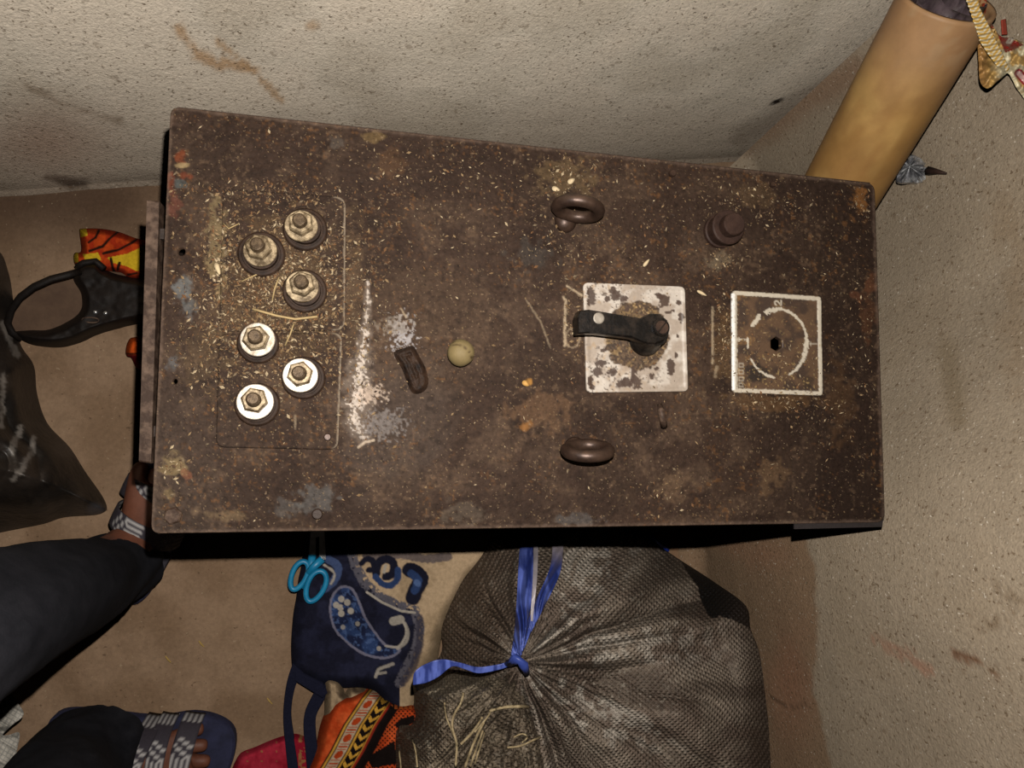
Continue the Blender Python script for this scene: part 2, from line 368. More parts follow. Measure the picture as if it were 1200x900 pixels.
def wall_col(P, which):
    px, py = PX(P); z = P[:, 2]; u = P[:, 0] if which == 'back' else -P[:, 1]
    n = fbm(u*9+3, z*9, 4); n2 = fbm(u*60, z*60, 3); sp = fbm(u*330, z*330, 2)
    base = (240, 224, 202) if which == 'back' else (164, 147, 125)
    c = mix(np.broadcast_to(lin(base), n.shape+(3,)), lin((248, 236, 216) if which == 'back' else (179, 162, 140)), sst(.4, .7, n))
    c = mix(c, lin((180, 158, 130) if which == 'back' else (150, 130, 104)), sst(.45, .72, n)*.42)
    if which == 'back':
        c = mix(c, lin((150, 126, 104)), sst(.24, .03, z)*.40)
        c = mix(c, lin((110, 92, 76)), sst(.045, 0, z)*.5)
        d = segd(px, py, [(208, 34), (232, 62), (258, 80), (262, 72), (300, 85)])
        c = mix(c, lin((196, 152, 104)), sst(8, 2, d+14*(n2-.5))*.75)
        d = segd(px, py, [(255, 50), (285, 72), (330, 118)]); c = mix(c, lin((190, 150, 106)), sst(5, 1, d+8*(n2-.5))*.7)
        d = np.hypot((px-366)/9, (py-30)/7); c = mix(c, lin((190, 150, 106)), sst(1.2, .5, d)*.6)
        d = segd(px, py, [(55, 208), (75, 212), (98, 216)]); c = mix(c, lin((52, 42, 34)), sst(11, 2, d+14*(n2-.45))*.85)
        d = segd(px, py, [(30, 100), (70, 120), (140, 142)]); c = mix(c, lin((120, 98, 72)), sst(8, 1, d+12*(n2-.4))*.5)
        d = segd(px, py, [(905, 121), (916, 117)]); c = mix(c, lin((20, 16, 14)), sst(3, 1.5, d))
        d = segd(px, py, [(868, 160), (900, 146), (945, 112), (1000, 86)]); c = mix(c, lin((128, 106, 88)), sst(20, 2, d+10*(n2-.5))*.4)
        c = mix(c, lin((178, 144, 122)), np.exp(-((px-50)/80)**2-((py-165)/45)**2)*.7)
    else:
        d = segd(px, py, [(868, 160), (900, 146), (945, 112), (1000, 86)]); c = mix(c, lin((150, 122, 98)), sst(34, 4, d+10*(n2-.5))*.85)
        d = segd(px, py, [(1110, 410), (1122, 490)]); c = mix(c, lin((130, 112, 84)), sst(22, 2, d)*.5)
        d = segd(px, py, [(1118, 767), (1132, 769), (1140, 772)]); c = mix(c, lin((112, 74, 50)), sst(6, 3, d+10*(fbm(px/5, py/5, 3)-.5))*.8); d = segd(px, py, [(1140, 772), (1155, 780), (1172, 796)]); c = mix(c, lin((120, 86, 60)), sst(2.5, .8, d+5*(fbm(px/5, py/5, 3)-.5))*.7)
        d = segd(px, py, [(1030, 750), (1062, 768), (1090, 785)]); c = mix(c, lin((170, 122, 98)), sst(10, 2, d+26*(fbm(px/7, py/7, 3)-.42))*.6)
        d = segd(px, py, [(1170, 690), (1200, 705), (1140, 745)]); c = mix(c, lin((110, 88, 62)), sst(8, 1, d+26*(fbm(px/7, py/7, 3)-.42))*.45)
        d = segd(px, py, [(1170, 240), (1200, 300), (1190, 440)]); c = mix(c, lin((150, 126, 98)), sst(30, 2, d+50*(fbm(px/16, py/16, 3)-.45))*.4)
        # lower band where the grey coat is gone and brown earth shows
        edge = np.interp(py, [600, 640, 665, 740, 811, 860, 886, 1000], [935, 948, 955, 959, 953, 966, 971, 1000])
        t = sst(3, -3, px-edge+10*(fbm(px/14, py/14, 3)-.5))*sst(560, 610, py)
        c = c*(1-t[..., None])+mix(np.broadcast_to(lin((150, 124, 98)), n.shape+(3,)), lin((160, 116, 90)), .7*np.clip(np.exp(-(((px-925)/30)**2+((py-800)/75)**2))+.8*np.exp(-(((px-870)/60)**2+((py-650)/22)**2)), 0, 1)*sst(.25, .6, n))*t[..., None]
        c = mix(c, lin((90, 70, 54)), sst(2, .8, segd(px, py, [(903, 815), (915, 825), (930, 829), (946, 824)]))*.7)
    return c
CORNER = (.565, .415)
BACK = [(-1.6, .085), (-.9, .196), (-.444, .269), (-.1, .328), (.3, .381), (.47, .402), (.53, .409), (.555, .413), CORNER]
RIGHT = [CORNER, (.573, .407), (.583, .388), (.594, .35), (.602, .29), (.602, .22), (.592, .14), (.556, .06), (.514, -.03), (.497, -.09), (.496, -.17), (.512, -.3), (.520, -.45), (.54, -.7), (.60, -1.1), (.66, -1.6)]
def wall(name, plan, which, fil):
    pl = np.array(plan, float); L = np.concatenate([[0], np.cumsum(np.hypot(*np.diff(pl, axis=0).T))])
    s = np.concatenate([np.arange(0, L[-1], .0045), [L[-1]]]); x = np.interp(s, L, pl[:, 0]); y = np.interp(s, L, pl[:, 1])
    k = np.exp(-np.linspace(-2, 2, 21)**2); k /= k.sum()
    xp = np.pad(x, 10, mode='edge'); yp = np.pad(y, 10, mode='edge')
    xs_ = np.convolve(xp, k, 'valid'); ys_ = np.convolve(yp, k, 'valid'); e = np.minimum(1, np.minimum(np.arange(len(x)), np.arange(len(x))[::-1])/12.)
    x = x*(1-e)+xs_*e; y = y*(1-e)+ys_*e
    tx, ty = np.gradient(x), np.gradient(y); ln = np.hypot(tx, ty); nx_, ny_ = ty/ln, -tx/ln    # towards the room
    z = np.concatenate([np.arange(-.01, .85, .0045), np.arange(.85, 2.3, .05)])
    S, Z = np.meshgrid(s, z); off = np.where(Z < fil, fil-np.sqrt(np.maximum(0, fil**2-(fil-np.clip(Z, 0, fil))**2)), 0)
    off = off + ((fbm(S*4+7, Z*4, 3)-.5)*.010+(fbm(S*45, Z*45, 3)-.5)*.0010)*np.minimum(1, e)[None, :]
    P = np.stack([x[None]+nx_[None]*off, y[None]+ny_[None]*off, Z], -1).reshape(-1, 3)
    lean = .13*np.clip(P[:, 2], 0, 9)*(1 if which == 'back' else np.clip(1-S.ravel()/.14, 0, 1)); P[:, 1] += lean    # the back wall leans away
    idx = np.arange(S.size).reshape(S.shape); q = np.stack([idx[:-1, :-1], idx[:-1, 1:], idx[1:, 1:], idx[1:, :-1]], -1).reshape(-1, 4)
    return structure(mesh(name, P, q, M_plaster, None, wall_col(P, which)))
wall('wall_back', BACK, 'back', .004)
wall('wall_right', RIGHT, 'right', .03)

# ------------------------------------------------------------------ the cabinet
LID = [(200, 125), (1025, 215), (1037, 612), (177, 625)]
cx0 = W(*LID[0], LZ); cx1 = W(*LID[2], LZ)
cab = thing('switchgear_cabinet', (float(cx0[0]+cx1[0])/2, float(cx0[1]+cx1[1])/2, 0.0),
            'large rusty brown steel cabinet with six terminals, lever and two eye bolts on top', 'cabinet')
TERM = [  # stud, washer, base ring (px), bright washer?
    ((352, 258), (353, 265), 18, (358, 270), 24, 0), ((301, 286), (305, 294), 18, (307, 299), 25, 0),
    ((353.5, 330), (354, 336), 18, (357.5, 342), 24, 0), ((298, 395), (302, 398), 18.5, (303, 403), 22, 1),
    ((351, 437), (352, 440), 19, (356, 443), 23.5, 2), ((297, 468), (299, 471), 19.5, (302, 474), 23.5, 2)]
def blob(px, py, x, y, rx, ry, n, a=.5): return sst(1.15, .6, np.hypot((px-x)/rx, (py-y)/ry)+a*2*(n-.5))
def lid_col(px, py):
    n = fbm(px/90, py/90, 4); n1 = fbm(px/28+5, py/28, 4); n2 = fbm(px/8, py/8, 3); n3 = fbm(px/2.6+11, py/2.6, 2); n4 = fbm(px/5+31, py/5+7, 3)
    c = mix(np.broadcast_to(lin((80, 63, 53)), n.shape+(3,)), lin((97, 79, 66)), sst(.42, .68, n1))
    c = mix(c, lin((62, 47, 39)), sst(.5, .7, n)*.6)
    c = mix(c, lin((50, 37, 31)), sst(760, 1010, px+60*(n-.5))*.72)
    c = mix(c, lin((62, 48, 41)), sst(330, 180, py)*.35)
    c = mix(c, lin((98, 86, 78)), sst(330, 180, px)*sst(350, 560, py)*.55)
    c = mix(c, lin((104, 92, 84)), blob(px, py, 455, 500, 70, 90, n1)*.45)
    c = mix(c, lin((112, 92, 74)), blob(px, py, 500, 380, 90, 70, n1)*.35)
    c = mix(c, lin((48, 36, 30)), sst(.6, .78, n2)*.4)
    c = mix(c, lin((126, 104, 84)), sst(.60, .76, n4)*sst(.45, .6, n1)*.5)
    c = mix(c, lin((140, 100, 62)), sst(.64, .76, fbm(px/4+70, py/4, 3))*sst(.45, .62, fbm(px/40+90, py/40, 2))*.5)
    for (x, y, rx, ry, col, a) in [
        (212, 183, 7, 8, (146, 80, 50), .8), (212, 194, 9, 3, (170, 150, 112), .8), (216, 207, 8, 5, (138, 76, 52), .8), (200, 214, 6, 10, (140, 74, 50), .7),
        (211, 215, 9, 7, (96, 104, 104), .8), (203, 238, 8, 16, (124, 78, 64), .7), (215, 340, 14, 14, (120, 124, 126), .85), (222, 362, 9, 14, (118, 122, 124), .7),
        (203, 427, 8, 10, (116, 120, 124), .6), (370, 585, 26, 14, (112, 112, 112), .6), (335, 595, 20, 10, (104, 104, 104), .5), (206, 548, 15, 15, (150, 132, 98), .8),
        (218, 557, 9, 7, (150, 98, 74), .6), (200, 580, 7, 9, (140, 124, 88), .5), (786, 572, 26, 16, (122, 100, 80), .7), (905, 556, 18, 22, (120, 96, 72), .6),
        (1008, 232, 8, 15, (150, 104, 58), .8), (1019, 335, 9, 14, (120, 80, 56), .7), (1019, 375, 10, 22, (108, 74, 52), .6), (1003, 348, 6, 6, (120, 78, 56), .6),
        (680, 610, 30, 8, (100, 98, 98), .7), (630, 485, 34, 24, (128, 100, 76), .6), (612, 500, 12, 7, (168, 118, 64), .7), (620, 448, 5, 4, (190, 140, 70), .9),
        (545, 600, 30, 14, (118, 108, 96), .45), (375, 605, 12, 6, (60, 44, 36), .8), (262, 605, 22, 7, (140, 120, 92), .5), (230, 600, 6, 6, (130, 110, 90), .6),
        (660, 210, 34, 26, (128, 108, 78), .55), (890, 230, 26, 18, (112, 92, 68), .5), (625, 300, 26, 20, (90, 86, 82), .5), (843, 305, 14, 9, (136, 124, 104), .6),
        (392, 168, 12, 8, (110, 104, 98), .5), (440, 160, 14, 6, (140, 118, 80), .6), (460, 190, 16, 22, (112, 84, 60), .5), (205, 145, 12, 8, (104, 84, 72), .5),
        (905, 470, 40, 12, (128, 98, 66), .5), (848, 410, 14, 50, (124, 98, 66), .45), (985, 470, 16, 50, (110, 82, 56), .4), (320, 340, 70, 90, (106, 86, 62), .6),
        (255, 290, 12, 50, (150, 134, 100), .65), (240, 420, 30, 40, (108, 90, 68), .5), (415, 330, 12, 90, (112, 92, 70), .5)]:
        c = mix(c, lin(col), blob(px, py, x, y, rx, ry, n2, .9)*a)
    # white paint worn off in a curved streak, with greyish halo
    d = segd(px, py, [(431, 330), (430, 370), (427, 400), (421, 440), (416, 480), (420, 505), (428, 515)])
    wd = np.interp(py, [330, 380, 430, 480, 515], [1.2, 3.4, 7, 9, 4])
    c = mix(c, lin((150, 138, 128)), sst(1.8, .6, d/wd/1.6+1.6*(n2-.5))*.6)
    c = mix(c, lin((200, 192, 184)), sst(1.2, .5, d/wd+4.2*(n3-.42)+2.0*(n2-.45))*.92)
    c = mix(c, lin((200, 184, 170)), blob(px, py, 434, 462, 14, 10, n3, 1.4)*.8)
    c = mix(c, lin((178, 178, 184)), blob(px, py, 470, 392, 13, 18, n3, 1.4)*.85)
    c = mix(c, lin((150, 140, 128)), blob(px, py, 462, 382, 18, 12, n3, 1.2)*.6)
    c = mix(c, lin((150, 146, 146)), blob(px, py, 450, 498, 22, 16, n3, 1.3)*.6)
    c = mix(c, lin((196, 182, 164)), sst(2.2, .8, segd(px, py, [(420, 524), (428, 518), (438, 516)]))*.9)
    # scratches
    for pts, wd_, a in [([(617, 352), (634, 378), (645, 408)], 1.0, .4), ([(664, 335), (682, 346)], 1.3, .8), ([(660, 348), (663, 352), (662, 370), (662, 405)], 1.6, .8),
                        ([(835, 360), (835, 426)], 1.3, .7), ([(840, 430), (838, 441)], 2, .5), ([(470, 362), (476, 372)], 1.2, .6), ([(346, 487), (346, 502)], 1.2, .5)]:
        c = mix(c, lin((192, 176, 150)), sst(wd_+.8, wd_*.4, segd(px, py, pts)+1.5*(n3-.5))*a)
    c = mix(c, lin((190, 172, 146)), sst(2, .6, np.abs(np.hypot((px-671)/8, (py-396)/11)-1)*9+3*(n3-.5))*.55)
    # specks of dust all over, thicker round the terminals
    den = .5*np.exp(-(((px-325)/95)**2+((py-350)/120)**2)) + .12
    s1 = fbm(px/1.7+61, py/1.7+3, 2)
    c = mix(c, lin((168, 146, 108)), sst(.86-.28*den, .93-.2*den, s1)*.8)
    s2 = fbm(px/1.9+161, py/1.9+33, 2); c = mix(c, lin((30, 23, 19)), sst(.78, .9, s2)*.6)
    lum = c.mean(-1); c = c*(.46+.54*np.clip(lum*1.6, 0, 1))[..., None]*np.array([1.0, .92, .84])
    # dark worn rim
    c = mix(c, lin((112, 92, 78)), sst(5, 1, segd(px, py, LID, True)+4*(n2-.5))*.4)
    return c
def lid_z(px, py):
    return LZ + (fbm(px/60, py/60, 3)-.5)*.0012 + (fbm(px/4, py/4, 3)-.5)*.0007
hole1 = circ(212.5, 295, 5, 14); hole2 = [(910+8*math.cos(a*math.pi/3+.5), 403+9*math.sin(a*math.pi/3+.5)) for a in range(6)]
hole3 = circ(205, 447, 3.4, 10)
lidp = round_poly(LID, 11)
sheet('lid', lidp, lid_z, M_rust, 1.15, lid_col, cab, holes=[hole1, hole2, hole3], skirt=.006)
# body walls under the lid
fw = [V(*p, LZ-.006) for p in LID]; cw = sum(fw, Vector())/4
inn = [cw+(p-cw)*.985 for p in fw]
names = ['rear_panel', 'right_panel', 'front_panel', 'left_panel']
for k in range(4):
    a, b = inn[k], inn[(k+1) % 4]; n = (b-a).cross(Vector((0, 0, 1))).normalized(); t = .003
    m = MB(); m.prism([(a.x, a.y), (b.x, b.y), (b.x+n.x*t*-1, b.y+n.y*t*-1), (a.x-n.x*t, a.y-n.y*t)], .03, LZ-.0065)
    m.build(names[k], M_rust_side, cab)
m = MB(); m.prism([(p.x, p.y) for p in inn], .028, .034); m.build('bottom_panel', M_dark, cab)
for k in range(4):
    p = cw+(inn[k]-cw)*.93; m = MB(); m.prism([(p.x-.015, p.y-.015), (p.x+.015, p.y-.015), (p.x+.015, p.y+.015), (p.x-.015, p.y+.015)], 0.0, .028); m.build('foot', M_rust_side, cab)
# rail along the left side
rl = [W(172.5, 234, .400), W(187, 236, .400), W(177.5, 543, .400), W(163, 541, .400)]
m = MB(); m.prism(rl, .386, .401, .0012); rail = m.build('side_rail', M_rail, cab)
for t in (.12, .88):      # brackets that carry the rail
    a_ = [rl[1]*(1-u)+rl[2]*u for u in (t-.02, t+.02)]; m = MB()
    m.prism([a_[0]+np.array([-.003, 0, 0]), a_[0]+np.array([.014, 0, 0]), a_[1]+np.array([.014, 0, 0]), a_[1]+np.array([-.003, 0, 0])], .388, .396); m.build('rail_bracket', M_rust_side, rail)
# turned-down lip at the right end of the front edge
A, B, C_, D = V(931, 610.5, LZ-.001), V(1035, 609, LZ-.001), V(1034, 617.5, LZ-.003), V(931, 620, LZ-.003)
m = MB(); up = Vector((0, 0, -.0015)); m.add([A, B, C_, D, A+up, B+up, C_+up, D+up], [(0, 3, 2, 1), (4, 5, 6, 7), (0, 1, 5, 4), (1, 2, 6, 5), (2, 3, 7, 6), (3, 0, 4, 7)])
m.build('bent_lip', mat('dark_slate_lip', (40, 34, 34), rough=.7, n_scale=90), cab)
# cover plates under the terminals
def tplate_col(px, py):
    c = lid_col(px, py)*.96
    n = fbm(px/5, py/5, 3)
    e = np.minimum(segd(px, py, TP1, True), segd(px, py, TP2, True))
    c = mix(c, lin((22, 16, 13)), sst(2.4, .9, e+2*(n-.5))*.5)
    return mix(c, lin((164, 146, 124)), sst(2.4, .8, e+3*(n-.5))*.6*sst(385, 396, px+10*(n-.5)))  # highlight of the raised right edge, painted into the colour
TP1 = round_poly([(261, 221), (405, 231), (404, 387), (257, 389)], 12); TP2 = round_poly([(256.5, 391), (401, 390), (396, 527), (253, 524)], 11)
TPz = LZ+.0022
dent = lambda px, py: TPz - .0012*np.exp(-(((px-276)/9)**2+((py-229)/6)**2)) + (fbm(px/20, py/20, 3)-.5)*.0009
sheet('terminal_plate', TP1, dent, M_rust, 1.2, tplate_col, cab, skirt=.0022)
sheet('terminal_plate', TP2, dent, M_rust, 1.2, tplate_col, cab, skirt=.0022)
S_ = .565/F*1.02   # metres per pixel at the lid
for k, (st, wa, wr, ba, br, bright) in enumerate(TERM):
    z0 = TPz-.0005; b0 = V(*ba, z0); w0 = V(*wa, z0+.009); s0 = V(*st, z0+.020)
    m = MB(); sc_ = br*S_
    ax = (s0-w0).normalized()
    m.lathe(V(wa[0]*.5+ba[0]*.5, wa[1]*.5+ba[1]*.5, z0+.004), [(.0052, 0), (.0052, .006), (.0056, .007), (.0052, .008), (.0056, .009), (.0052, .010), (.0056, .011), (.0052, .012), (.0056, .013), (.0052, .014), (.0050, .0172), (.0038, .0182)], 16, axis=(w0-b0)+(s0-w0))
    t = m.build('terminal_stud', M_stud, cab, angle=35)
    m = MB(); m.lathe(b0, [(sc_, 0), (sc_, .003), (sc_*.93, .0042), (sc_*.82, .0044), (sc_*.80, .0034), (sc_*.72, .0034), (sc_*.70, .0075)], 32); m.build('insulator', M_bakelite, t, angle=35)
    m = MB(); r = wr*S_*.98
    m.lathe(w0-Vector((0, 0, .0012)), [(r*.97, 0), (r, .0004), (r, .0014), (r*.96, .0018)], 32, axis=ax+Vector((0, 0, 1.2)))
    m.build('washer', M_white_metal if bright else M_brass, t, angle=35)
    m = MB(); rot = rng.random()*1.0
    m.lathe((w0+s0)*.5-Vector((0, 0, .0042)), [(.0088, 0), (.0096, .0006), (.0096, .0056), (.0082, .0068), (.0058, .0068)], 6, rot, axis=ax+Vector((0, 0, .8)))
    m.build('hex_nut', M_brass, t)
# eye bolts
def eye(bx, by, lean, tilt):
    b = V(bx, by, LZ); Rr, rt = .0152, .0050
    m = MB(); m.lathe(b+Vector((-.004, -.003, 0)), [(.0095, 0), (.0092, .0025), (.0065, .0045), (.0040, .0065)], 20)
    ctr = b+Vector((0, 0, .0075)) + Vector((.0, math.sin(lean), math.cos(lean)))*(Rr*.97)
    pts = []
    for i in range(40):
        a = 2*math.pi*i/40; u = Vector((math.cos(tilt), math.sin(tilt), 0)); v_ = Vector((0, math.sin(lean), math.cos(lean)))
        pts.append(ctr+u*math.cos(a)*Rr*1.13+v_*math.sin(a)*Rr)
    ndir = Vector((math.cos(tilt), math.sin(tilt), 0)).cross(Vector((0, math.sin(lean), math.cos(lean))))
    m.tube(pts, rt, 12, closed=True, up=ndir)
    return m.build('eye_bolt', M_eye, cab, smooth=True)
eye(668, 256, .12, -.12); eye(679, 521, -.26, .06)
# screwed plug
b = V(842, 272, LZ)
m = MB(); m.lathe(b, [(.0148, 0), (.0148, .004), (.0135, .005), (.0135, .013), (.0150, .0145), (.0150, .0175), (.0138, .0185), (.0105, .0185)], 28)
plug = m.build('screw_plug', M_knob, cab, angle=35)
m = MB(); m.lathe(b+Vector((0, 0, .0185)), [(.0098, 0), (.0098, .0085), (.0088, .0098)], 14, .3); m.build('plug_head', M_knob, plug)

# enamelled plate under the lever
PL1 = round_poly([(684, 331), (802.5, 336), (806.5, 458.5), (688, 460)], 6)
def pl1_col(px, py):
    n2 = fbm(px/6, py/6, 3); n3 = fbm(px/2+7, py/2, 2); n4 = fbm(px/12+3, py/12, 3)
    c = mix(np.broadcast_to(lin((166, 150, 134)), n2.shape+(3,)), lin((196, 184, 170)), sst(.4, .65, n4))
    br = lin((84, 64, 46))
    dark = lin((66, 48, 38))
    c = mix(c, lin((168, 142, 112)), sst(.56, .72, n2)*sst(790, 700, px)*.7)
    cr = np.hypot((px-746)/38, (py-393)/40)+.24*(n2-.5)+.08*(n3-.5)
    gold = mix(np.broadcast_to(br, n2.shape+(3,)), lin((124, 98, 62)), sst(.45, .7, n2)); gold = mix(gold, lin((176, 146, 100)), sst(.62, .78, n3)*.8); gold = mix(gold, lin((40, 29, 21)), sst(.50, .34, n3)*.7)
    t = sst(1.03, .97, cr)
    c = c*(1-t[..., None])+gold*t[..., None]
    for (x, y, rx, ry) in [(693, 346, 5, 11), (722, 346, 6, 5), (717, 341, 4, 4), (731, 350, 4, 3), (735, 363, 4, 4), (779, 353, 6, 7), (774, 348, 4, 2), (785, 366, 5, 2), (789, 364, 3, 2), (795, 355, 2.6, 2.6), (798, 371, 3.4, 8),
                           (794, 394, 2, 2), (735, 449, 8, 6), (746, 447, 9, 7), (728, 450, 7, 5), (764, 440, 4.5, 4), (786, 430, 5, 9), (792, 417, 2.4, 4), (703, 425, 7, 4), (700, 436, 7, 5), (692, 447, 3, 7),
                           (718, 435, 6, 5), (707, 411, 3, 2), (712, 350, 3, 3), (770, 432, 3, 3), (742, 436, 2.5, 6), (770, 345, 3, 1.5), (694, 453, 3, 3)]:
        d = sst(1.1, .8, np.hypot((px-x)/rx, (py-y)/ry)+1.3*(n2-.5)+1.0*(n3-.5)); c = mix(c, dark, d*.95)
    c = mix(c, dark, sst(.64, .74, n3)*sst(810, 735, px)*.85*sst(.35, .55, n4))
    return c
def pl1_z(px, py): return LZ+.0028+.0008*sst(6, 2, segd(px, py, PL1, True))
sp = sheet('switch_plate', PL1, pl1_z, M_paint, 1.0, pl1_col, cab, skirt=.003)
b0 = V(755, 400, LZ+.0028)
m = MB(); m.lathe(b0, [(.0135, 0), (.0135, .004), (.0125, .006), (.0125, .020), (.0132, .022)], 28, axis=Vector((-.06, .28, 1)))
lev = m.build('lever_hub', M_black, cab, angle=35)
zt = LZ+.030
outl = [(677, 371), (680, 363.5), (691, 362.5), (752, 372.5), (763, 367), (774, 367.5), (783, 375), (785, 387), (780, 398), (770, 403), (757, 402), (740, 396), (700, 391), (678, 391)]
m = MB(); m.prism([W(x, y, zt) for x, y in outl], zt-.010, zt, .0018)
m.build('lever_arm', M_black, lev)
# raised grip block at the free end
m = MB(); m.prism([W(x, y, zt+.002) for x, y in [(677, 371), (680, 364), (691, 363), (691, 390), (678, 391)]], zt-.011, zt+.002, .001); m.build('lever_tip', M_black, lev)
m = MB(); m.lathe(V(701.5, 373, zt), [(.0046, -.001), (.0046, .0008), (.0038, .0012)], 18); m.build('rivet', M_rivet, lev)
c0 = V(774, 384, zt); m = MB(); m.lathe(c0, [(.0074, -.001), (.0074, .0015), (.0064, .0026)], 20); m.build('pivot_cap', M_black, lev, angle=35)
m = MB(); c0 = c0+Vector((0, 0, .0022))
for sgn in (-1, 1):      # slotted screw head in two halves
    pts = []
    for i in range(11):
        a = math.pi*i/10; p = Vector((math.cos(a)*.0052, math.sin(a)*.0050*1+.0005, 0)); p.y *= sgn
        q = Matrix.Rotation(.9, 3, 'Z') @ p; pts.append((c0.x+q.x, c0.y+q.y))
    m.prism(pts, c0.z, c0.z+.0012, .0002)
m.build('slotted_screw', M_eye, lev)

# second plate: worn dark, with a light border, a broken light circle, numeral 2 and shaft hole
PL2 = round_poly([(858, 340), (962.5, 347), (964.5, 464), (859, 460)], 5)
def pl2_col(px, py):
    n2 = fbm(px/6+50, py/6, 3); n3 = fbm(px/2+77, py/2, 2); n4 = fbm(px/14+13, py/14, 3)
    c = mix(np.broadcast_to(lin((60, 45, 36)), n2.shape+(3,)), lin((88, 66, 48)), sst(.4, .65, n4))
    c = mix(c, lin((126, 92, 56)), sst(.6, .72, n2)*sst(905, 870, px)*.7)
    c = mix(c, lin((26, 20, 17)), blob(px, py, 888, 438, 14, 10, n2, .6)*.8); c = mix(c, lin((28, 22, 18)), blob(px, py, 945, 448, 8, 8, n2, .6)*.6)
    c = mix(c, lin((180, 150, 96)), sst(.70, .82, n3)*(.3+.6*sst(400, 440, py))*.8)
    lt = lin((196, 184, 164))
    e = segd(px, py, [(861, 343), (960, 350), (962, 461), (862, 457.5)], True)
    c = mix(c, lt, sst(2.9, 1.9, e+1.6*(n3-.5)))
    c = mix(c, lin((240, 236, 228)), sst(2.2, 1.2, segd(px, py, [(859.5, 345), (860, 456)])+1.5*(n3-.5)))
    th = np.degrees(np.arctan2(py-402, px-911)) % 360; rr = np.hypot((px-911)/35.5, (py-402)/41)
    wd = np.interp(th, [0, 20, 45, 68, 72, 92, 97, 148, 152, 168, 172, 188, 192, 211, 215, 236, 240, 246, 250, 264, 275, 300, 330, 345, 360], [.14, .13, .08, .05, 0, 0, .05, .04, 0, 0, .05, .05, 0, 0, .10, .10, 0, 0, .13, .10, .06, .07, .06, .05, .14])
    c = mix(c, lt, sst(1.25, .75, np.abs(rr-1+wd*.4)/(wd*.62+.004)+1.6*(n3-.45))*(wd > .01))
    def stroke(c, pts, w_=.9, a=.9): return mix(c, lt, sst(w_+.5, w_*.4, segd(px, py, pts))*a)
    # numeral 2, turned a quarter
    c = stroke(c, [(909.8, 357.4), (908.2, 356.4), (908.0, 353.6), (909.6, 352.4), (911.3, 353.2), (915.2, 357.6), (915.4, 352.2)])
    c = stroke(c, [(866, 398), (873, 398)], 1.0); c = stroke(c, [(866, 396), (866, 400)], .8)       # numeral 1
    c = stroke(c, [(949, 403), (957, 403)], .9, .5); c = stroke(c, [(950, 401), (950, 405)], .8, .5)
    for y in (426, 434, 442, 449):                                                              # faded lettering, turned
        c = stroke(c, [(866, y), (871, y), (871, y+4), (866, y+4), (866, y)], .7, .5)
    return c
sheet('dial_plate', PL2, lambda px, py: LZ+.0022+.0006*sst(6, 3, segd(px, py, PL2, True)), M_paint, 1.0, pl2_col, cab, holes=[hole2], skirt=.0024)

# small screws, rivets and a lug
for (x, y, r, mt, nn) in [(203, 604, 9.5, M_rail, 6), (372, 602, 6, M_rust_side, 12), (787, 204, 4.5, M_eye, 12), (205, 447, 0, None, 0), (904, 217, 3.5, M_eye, 10), (384, 512, 4, M_eye, 10)]:
    if r:
        z = LZ+(.002 if x == 384 else 0); m = MB(); rr = r*S_; m.lathe(V(x, y, z), [(rr, -.0005), (rr, .0022), (rr*.8, .0034)], nn, .3); m.build('hex_bolt' if nn == 6 else 'rivet', mt, cab)
m = MB(); m.tube([V(773, 474, LZ+.002), V(775, 482, LZ+.006), V(777, 492, LZ+.006), V(778, 500, LZ+.001)], [.002, .0032, .0034, .003], 8); m.build('bent_lug', M_rail, cab, smooth=True)

# ------------------------------------------------------------------ loose things on the lid
bz = LZ+.0105
v = []; f = []; n = 28; mm = 18; bc = V(540, 413.5, bz)
th = np.linspace(0, math.pi, mm); ph = np.linspace(0, 2*math.pi, n, endpoint=False)
TH, PH = np.meshgrid(th, ph, indexing='ij'); rr = .0108*(1+.06*(fbm(np.cos(PH)*2+5, TH*2, 3)-.5))
cr = np.abs(np.sin(PH*1.0+.6)*np.sin(TH)-.25-.15*np.sin(TH*5))
rr = rr-.0007*sst(.10, .02, cr)
P = np.stack([bc.x+rr*np.sin(TH)*np.cos(PH), bc.y+rr*np.sin(TH)*np.sin(PH), bc.z+rr*np.cos(TH)*.96], -1).reshape(-1, 3)
idx = np.arange(mm*n).reshape(mm, n); idr = np.roll(idx, -1, 1)
q = np.stack([idx[:-1], idx[1:], idr[1:], idr[:-1]], -1).reshape(-1, 4)
colb = mix(np.broadcast_to(lin((128, 110, 72)), (len(P), 3)), lin((66, 48, 28)), sst(.10, .02, cr.ravel())*.9)
tag(mesh('dried_lime', P, q, M_ball, None, colb), 'small round yellowish dried lime with a crack lying on the cabinet lid', 'fruit')
SC = smooth_poly([(461.5, 414), (473, 408), (484, 405.5), (490, 415), (498, 430), (502, 445), (500, 455), (492, 461), (483, 460), (477, 448), (471, 432)], 5)
def scz(px, py):
    d = segd(px, py, SC, True); return LZ+.001+.0055*sst(0, 7, d)*(.7+.6*fbm(px/5, py/5, 3)) - .003*np.exp(-((d-9)/4)**2)
tag(sheet('rubber_scrap', SC, scz, M_scrap, 1.0, skirt=.0008), 'dark brown tongue-shaped scrap of rubber lying left of the dried lime', 'scrap')

